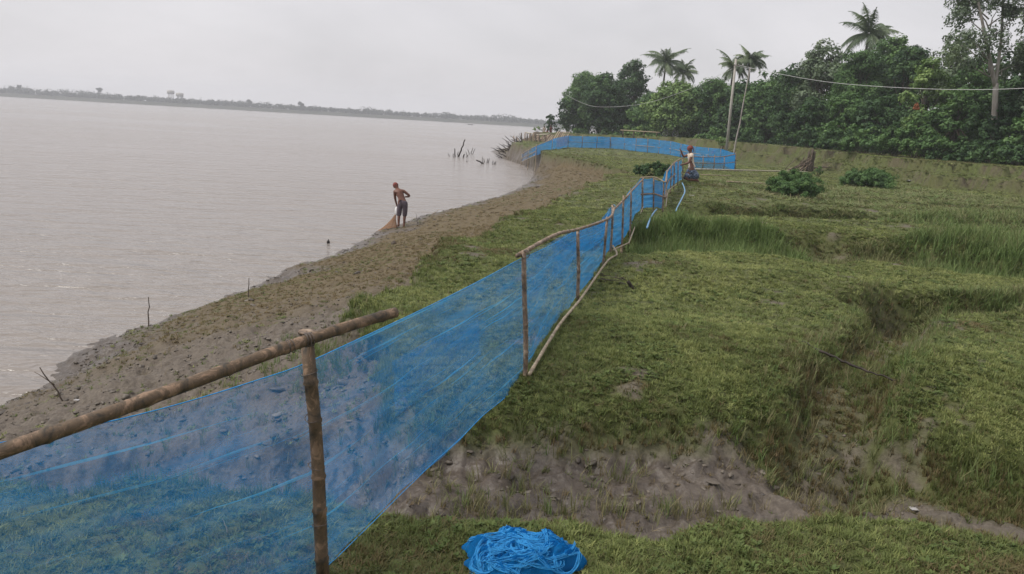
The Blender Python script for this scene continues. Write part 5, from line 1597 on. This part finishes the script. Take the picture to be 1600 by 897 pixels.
def body(J, root, fdir, side, material, scale=1.0):
    """J: dict of joints relative to the root; fdir: facing direction; side: the person's left"""
    V, rad, Ed = [], [], []
    ix = {}
    def add(nm, r, par=None):
        V.append(np.array(J[nm], float)); rad.append(r); ix[nm] = len(V) - 1
        if par: Ed.append((ix[par], ix[nm]))
    add('pelvis', (.135, .105)); add('waist', (.120, .090), 'pelvis'); add('chest', (.150, .105), 'waist'); add('collar', (.115, .075), 'chest')
    add('neck', .052, 'collar')
    nk = np.array(J['neck']); hd = np.array(J['head']); u = (hd - nk) / np.linalg.norm(hd - nk); f = np.array(fdir, float)
    def ext(nm, p, r, par):
        J[nm] = p; add(nm, r, par)
    ext('jaw', hd - u * .055 + f * .012, (.066, .072), 'neck'); ext('mid', hd + f * .004, (.078, .092), 'jaw'); ext('crown', hd + u * .07 - f * .008, (.064, .074), 'mid'); ext('apex', hd + u * .11 - f * .01, (.03, .035), 'crown')
    ext('nose', hd + f * .098 - u * .022, .014, 'mid')
    sd = np.array(side, float)
    for s, nm in ((1, 'earl'), (-1, 'earr')): ext(nm, hd + sd * .085 * s - u * .01, .016, 'mid')
    for s in 'lr':
        add('sh' + s, .062, 'collar'); add('el' + s, .043, 'sh' + s); add('fo' + s, .040, 'el' + s); add('wr' + s, .027, 'fo' + s)
        w = np.array(J['wr' + s]); d = w - np.array(J['el' + s]); d /= np.linalg.norm(d)
        sv = np.cross(d, f); 
        if np.linalg.norm(sv) < .2: sv = np.cross(d, [0, 0, 1.0])
        hand(V, rad, Ed, ix['wr' + s], w + d * .05, d, sv, 1 if s == 'l' else -1)
        add('hp' + s, .098, 'pelvis'); add('th' + s, .082, 'hp' + s); add('kn' + s, .056, 'th' + s); add('ca' + s, .052, 'kn' + s); add('an' + s, .036, 'ca' + s); add('he' + s, .036, 'an' + s); add('to' + s, (.038, .022), 'an' + s)
    V = [v * scale for v in V]; rad = [(r * scale if np.isscalar(r) else (r[0] * scale, r[1] * scale)) for r in rad]
    b = skin('body', V, rad, Ed, material, root)
    for s in (1, -1):
        e = MB(); q = (hd + f * .083 + sd * .032 * s + u * .004) * scale + worldloc(root)
        th = np.linspace(0, np.pi, 6); e.tube([q + np.array([0, 0, .012 * math.cos(v)]) for v in th], .012 * np.sin(th) + .001, 6); e.build('eye', M['eye'], b)
    m = MB(); q = (hd + f * .080 - u * .058) * scale + worldloc(root)
    m.tube([q - sd * .024, q, q + sd * .024], [.004, .009, .004], 6); m.build('mouth', M['lip'], b)
    return b
M['eye'] = simple('eye_dark', (0.01, 0.008, 0.006), (0.03, 0.02, 0.02), 30, 0.3)
M['lip'] = simple('lip', (0.10, 0.035, 0.03), (0.13, 0.045, 0.04), 30, 0.5)
M['shorts'] = simple('grey_violet_cloth', (0.070, 0.055, 0.068), (0.115, 0.092, 0.108), 14, 0.85)
M['red_cloth'] = simple('red_headcloth', (0.13, 0.030, 0.026), (0.22, 0.065, 0.055), 22, 0.85)
M['cream'] = simple('cream_shirt', (0.50, 0.42, 0.34), (0.66, 0.57, 0.47), 10, 0.85)
M['hair'] = simple('black_hair', (0.008, 0.007, 0.007), (0.02, 0.018, 0.016), 60, 0.5)
M['maroon'] = simple('maroon_cloth', (0.13, 0.030, 0.030), (0.21, 0.055, 0.050), 12, 0.85)
def checked():
    m, t, b = mat('checked_lungi')
    ck = t.nodes.new('ShaderNodeTexChecker'); ck.inputs['Scale'].default_value = 16
    ck.inputs['Color1'].default_value = (0.035, 0.055, 0.095, 1); ck.inputs['Color2'].default_value = (0.13, 0.17, 0.23, 1)
    t.links.new(objvec(t), ck.inputs['Vector']); t.links.new(ck.outputs[0], b.inputs['Base Color']); b.inputs['Roughness'].default_value = .85
    return m
M['checked'] = checked()
def wrap_cloth(name, hd, u, fdir, m, parent, s=1.0, tail=None, squash=.9):
    """a turban-like head cloth: dome with wound ridges"""
    hd = np.array(hd) * s + worldloc(parent); u = np.array(u); f = np.array(fdir)
    side = np.cross(u, f); V = []; F = []; n = 22; k = 9
    for j in range(k):
        ph = -0.25 + (np.pi / 2 + 0.25) * j / (k - 1)
        for i in range(n):
            a = i / n * 2 * np.pi
            q = (0.108 + 0.012 * math.sin(j * 2.6 + a * 2)) * s
            V.append(hd + u * (.025 * s + math.sin(ph) * q * .98) + (f * math.cos(a) * 1.08 + side * math.sin(a) * .95) * math.cos(ph) * q)
    for j in range(k - 1):
        for i in range(n): F.append((j * n + i, j * n + (i + 1) % n, (j + 1) * n + (i + 1) % n, (j + 1) * n + i))
    F.append(tuple((k - 1) * n + i for i in range(n)))
    o = mesh_np(name, V, F, m, parent)
    if tail is not None:
        mb = MB(); p = hd - f * .10 * s; mb.tube([p, p + np.array([0, 0, -.07]) * s - f * .03 * s, p + np.array([0, 0, -.15]) * s], [.03 * s, .035 * s, .015 * s], 7, True, .4); mb.build('cloth_tail', m, o)
    return o
def fisherman():
    p = onground(627, 355.5, -1.75)
    root = empty('person', p, 'bare-backed fisherman in dark shorts and red head cloth bending at the water edge', 'person')
    k = p[1] / FPX / 1.0
    J = dict(pelvis=(.02, .02, .87), waist=(-.01, .05, .98), chest=(-.09, .12, 1.14), collar=(-.15, .17, 1.245), neck=(-.19, .215, 1.31), head=(-.265, .28, 1.405),
             shl=(-.285, .14, 1.21), ell=(-.27, .20, .965), fol=(-.25, .22, .89), wrl=(-.215, .23, .745), shr=(.02, .19, 1.255), elr=(.235, .20, 1.10), forr=(0, 0, 0), wrr=(.07, .36, 1.04),
             hpl=(-.065, .03, .80), thl=(-.085, .045, .62), knl=(-.10, .05, .43), cal=(-.098, .01, .30), anl=(-.095, -.01, .08), hel=(-.09, -.05, .035), tol=(-.13, .11, .025),
             hpr=(.105, .01, .80), thr=(.11, .015, .62), knr=(.105, .03, .43), car=(.10, .0, .30), anr=(.095, -.01, .08), her=(.095, -.05, .035), tor=(.06, .11, .025))
    J['for'] = (.17, .27, 1.06)
    f = np.array([-.55, .80, -.25]); f /= np.linalg.norm(f)
    s_ = np.array([-.80, -.55, 0])
    body(J, root, f, s_, M['skin'], 1.0)
    V = [J[k2] for k2 in ('pelvis', 'waist', 'hpl', 'thl', 'knl', 'hpr', 'thr', 'knr')]
    V = [np.array(v, float) for v in V]; V[1] = V[0] * .35 + V[1] * .65
    V[4] = V[4] + [0, 0, -.06]; V[7] = V[7] + [0, 0, -.06]
    skin('shorts', V, [(.155, .125), (.14, .108), .118, .10, .082, .118, .10, .082], [(0, 1), (0, 2), (2, 3), (3, 4), (0, 5), (5, 6), (6, 7)], M['shorts'], root)
    u = np.array([-.55, .45, .7]); u /= np.linalg.norm(u)
    u = np.array(J['head']) - np.array(J['neck']); u /= np.linalg.norm(u)
    wrap_cloth('head_cloth', J['head'], u, f - u * (f @ u), M['red_cloth'], root, 1.0, True)
    # sack held at the left hand
    w = np.array(J['wrl']) + p + [.035, -.12, -.06]
    V, F = [], []; n = 14
    prof = [(.02, .030), (-.02, .062), (-.10, .074), (-.20, .078), (-.27, .066), (-.29, .02)]
    for dz, rr in prof:
        for i in range(n):
            a = i / n * 2 * np.pi; V.append(w + [rr * math.cos(a) * (1 + .12 * math.sin(3 * a + dz * 20)), rr * .6 * math.sin(a), dz])
    for j in range(len(prof) - 1):
        for i in range(n): F.append((j * n + i, j * n + (i + 1) % n, (j + 1) * n + (i + 1) % n, (j + 1) * n + i))
    F.append(tuple((len(prof) - 1) * n + i for i in range(n)))
    tagit(mesh_np('plastic_bag', V, F, M['white_plastic']), 'small white bag held in the left hand of the fisherman', 'bag')
    # cast net hanging from his hand to the water
    top = np.array([-.21, .12, .50]) + p
    V, F, dn, UV = [], [], [], []; n, k2 = 44, 22
    for j in range(k2):
        q = j / (k2 - 1)
        for i in range(n):
            a = i / n * 2 * np.pi
            foot = onground_cache(p, a)
            w_ = q ** 1.15
            fold = 1 + .10 * math.sin(a * 9) * q
            c = top * (1 - q) + foot * q
            cc = top * (1 - q) + (p + np.array([-.45, .0, 0])) * q
            cc[2] = c[2]
            V.append(cc + (c - cc) * (w_ / max(q, 1e-3) if q > 0 else 1) * fold + [0, 0, -.06 * math.sin(q * np.pi)])
            dn.append(.62); UV.append((a * .4 * 3, q * 1.2))
    for j in range(k2 - 1):
        for i in range(n): F.append((j * n + i, j * n + (i + 1) % n, (j + 1) * n + (i + 1) % n, (j + 1) * n + i))
    nm = net_material('brown_cast_net', (0.36, 0.21, 0.12), (0.50, 0.32, 0.20), 0.9)
    root2 = empty('cast_net', onground(605, 361, -1.78), 'brown cast net hanging from the hand of the fisherman to the water edge', 'fishing net')
    mesh_np('net', V, F, nm, root2, True, dict(dens=dn), UV)
    mb = MB(); mb.tube(V[-n:] + [V[-n]], .014, 5, False); mb.build('lead_line', M['wire'], root2)
def onground_cache(p, a):
    q = p + np.array([-.50 + .36 * math.cos(a), -.02 + .16 * math.sin(a), 0])
    q[2] = max(gz(q[0], q[1]), WZ) + .02
    return q
fisherman()

def kneeler():
    p = onground(1076, 284, .33)
    root = empty('person', p, 'man in cream shirt and red head cloth kneeling at the end of the near fence', 'person')
    s = 1.10
    # faces left (-x)
    J = dict(pelvis=(.06, 0, .50), waist=(.03, 0, .62), chest=(-.01, 0, .80), collar=(-.01, 0, .95), neck=(-.03, 0, 1.02), head=(-.06, 0, 1.135),
             shl=(-.02, -.17, .93), ell=(-.10, -.22, .68), fol=(-.20, -.20, .63), wrl=(-.34, -.16, .58), shr=(-.02, .17, .93), elr=(-.24, .20, .86), forr=(0, 0, 0), wrr=(-.33, .17, 1.02),
             hpl=(.05, -.10, .45), thl=(-.04, -.11, .28), knl=(-.13, -.12, .08), cal=(.06, -.12, .07), anl=(.27, -.11, .06), hel=(.31, -.11, .10), tol=(.35, -.11, .02),
             hpr=(.05, .10, .45), thr=(-.05, .11, .28), knr=(-.15, .12, .08), car=(.06, .12, .07), anr=(.26, .11, .06), her=(.30, .11, .10), tor=(.34, .11, .02))
    J['for'] = (-.28, .19, .92)
    f = np.array([-.97, .05, -.15]); f /= np.linalg.norm(f)
    body(J, root, f, np.array([0, -1.0, 0]), M['skin'], s)
    V = [np.array(J[k]) * s for k in ('waist', 'chest', 'collar', 'shl', 'shr')]
    sl = V[3] * .55 + np.array(J['ell']) * s * .45; sr = V[4] * .55 + np.array(J['elr']) * s * .45
    V += [sl, sr, np.array(J['pelvis']) * s * .6 + V[0] * .4]
    skin('shirt', V, [(.15, .12), (.172, .128), (.125, .09), .08, .08, .072, .072, (.155, .125)], [(0, 1), (1, 2), (2, 3), (2, 4), (3, 5), (4, 6), (0, 7)], M['cream'], root)
    V = [np.array(v) * s for v in ((.05, 0, .48), (.06, 0, .36), (.0, -.11, .26), (-.10, -.12, .10), (.27, -.10, .11), (.0, .11, .26), (-.12, .12, .10), (.27, .10, .11), (.16, 0, .25))]
    skin('lungi', V, [(.15, .125), (.19, .16), .15, .125, .13, .15, .125, .13, .21], [(0, 1), (1, 2), (2, 3), (1, 8), (8, 4), (1, 5), (5, 6), (8, 7)], M['checked'], root)
    u = np.array(J['head']) - np.array(J['neck']); u /= np.linalg.norm(u)
    wrap_cloth('head_cloth', J['head'], u, f - u * (f @ u), M['red_cloth'], root, s, True)
kneeler()

def bystander(px, py, Y, h, m, label, az, seed):
    r = np.random.default_rng(seed)
    x = atY(px, py, Y)[0]; g = gz(x, Y)
    root = empty('person', (x, Y, g), label, 'person', 'people standing on the headland')
    s = h / 1.68
    c, sn = math.cos(az), math.sin(az)
    rot = lambda v: (v[0] * c - v[1] * sn, v[0] * sn + v[1] * c, v[2])
    b = r.normal(0, .03)
    J = dict(pelvis=(0, 0, .90), waist=(0, .01, 1.03), chest=(0, .01, 1.22), collar=(0, 0, 1.37), neck=(0, .01, 1.45), head=(0, .02, 1.57),
             shl=(-.18, 0, 1.36), ell=(-.23, -.02, 1.10), fol=(-.23, .02, 1.0), wrl=(-.22, .07, .86), shr=(.18, 0, 1.36), elr=(.24, -.03, 1.10), wrr=(.16 + b, .16, .96),
             hpl=(-.09, 0, .83), thl=(-.095, .01, .65), knl=(-.10, .02, .46), cal=(-.10, 0, .32), anl=(-.10, -.01, .08), hel=(-.10, -.05, .035), tol=(-.12, .12, .025),
             hpr=(.09, 0, .83), thr=(.095, .01, .65), knr=(.10, .02, .46), car=(.10, 0, .32), anr=(.10, -.01, .08), her=(.10, -.05, .035), tor=(.12, .12, .025))
    J['for'] = (.20, .07, 1.02)
    J = {k: np.array(rot(v)) for k, v in J.items()}
    f = np.array(rot((0, 1, 0))); sd = np.array(rot((-1, 0, 0)))
    body(J, root, f, sd, M['skin'], s)
    V = [J[k] * s for k in ('pelvis', 'waist', 'chest', 'collar', 'shl', 'shr')] + [(J['shl'] * .5 + J['ell'] * .5) * s, (J['shr'] * .5 + J['elr'] * .5) * s, (J['hpl'] + J['hpr']) * .5 * s, (J['knl'] + J['knr']) * .5 * s, (J['cal'] + J['car']) * .5 * s]
    skin('garment', V, [(.16, .13), (.145, .115), (.168, .128), (.125, .09), .08, .08, .07, .07, (.19, .15), (.19, .14), (.18, .13)], [(0, 1), (1, 2), (2, 3), (3, 4), (3, 5), (4, 6), (5, 7), (0, 8), (8, 9), (9, 10)], m, root)
    wrap_cloth('hair', J['head'], np.array([0, 0, 1.0]), f, M['hair'], root, s * .93)
bystander(850.3, 203, 113, 1.62, M['cream'], 'person in pale dress standing at the left of the group on the headland', 0.3, 1)
bystander(852.6, 203, 114, 1.70, M['maroon'], 'person in maroon, second from the left of the group on the headland', -2.8, 2)
bystander(855.2, 203, 113.5, 1.60, M['red_cloth'], 'person in red standing in the middle of the group on the headland', 2.6, 3)
bystander(857.8, 203, 114.5, 1.64, M['maroon'], 'person in maroon, second from the right of the group on the headland', -0.5, 4)
bystander(860.8, 203, 113, 1.68, M['maroon'], 'person in maroon standing at the right of the group on the headland', 0.8, 5)
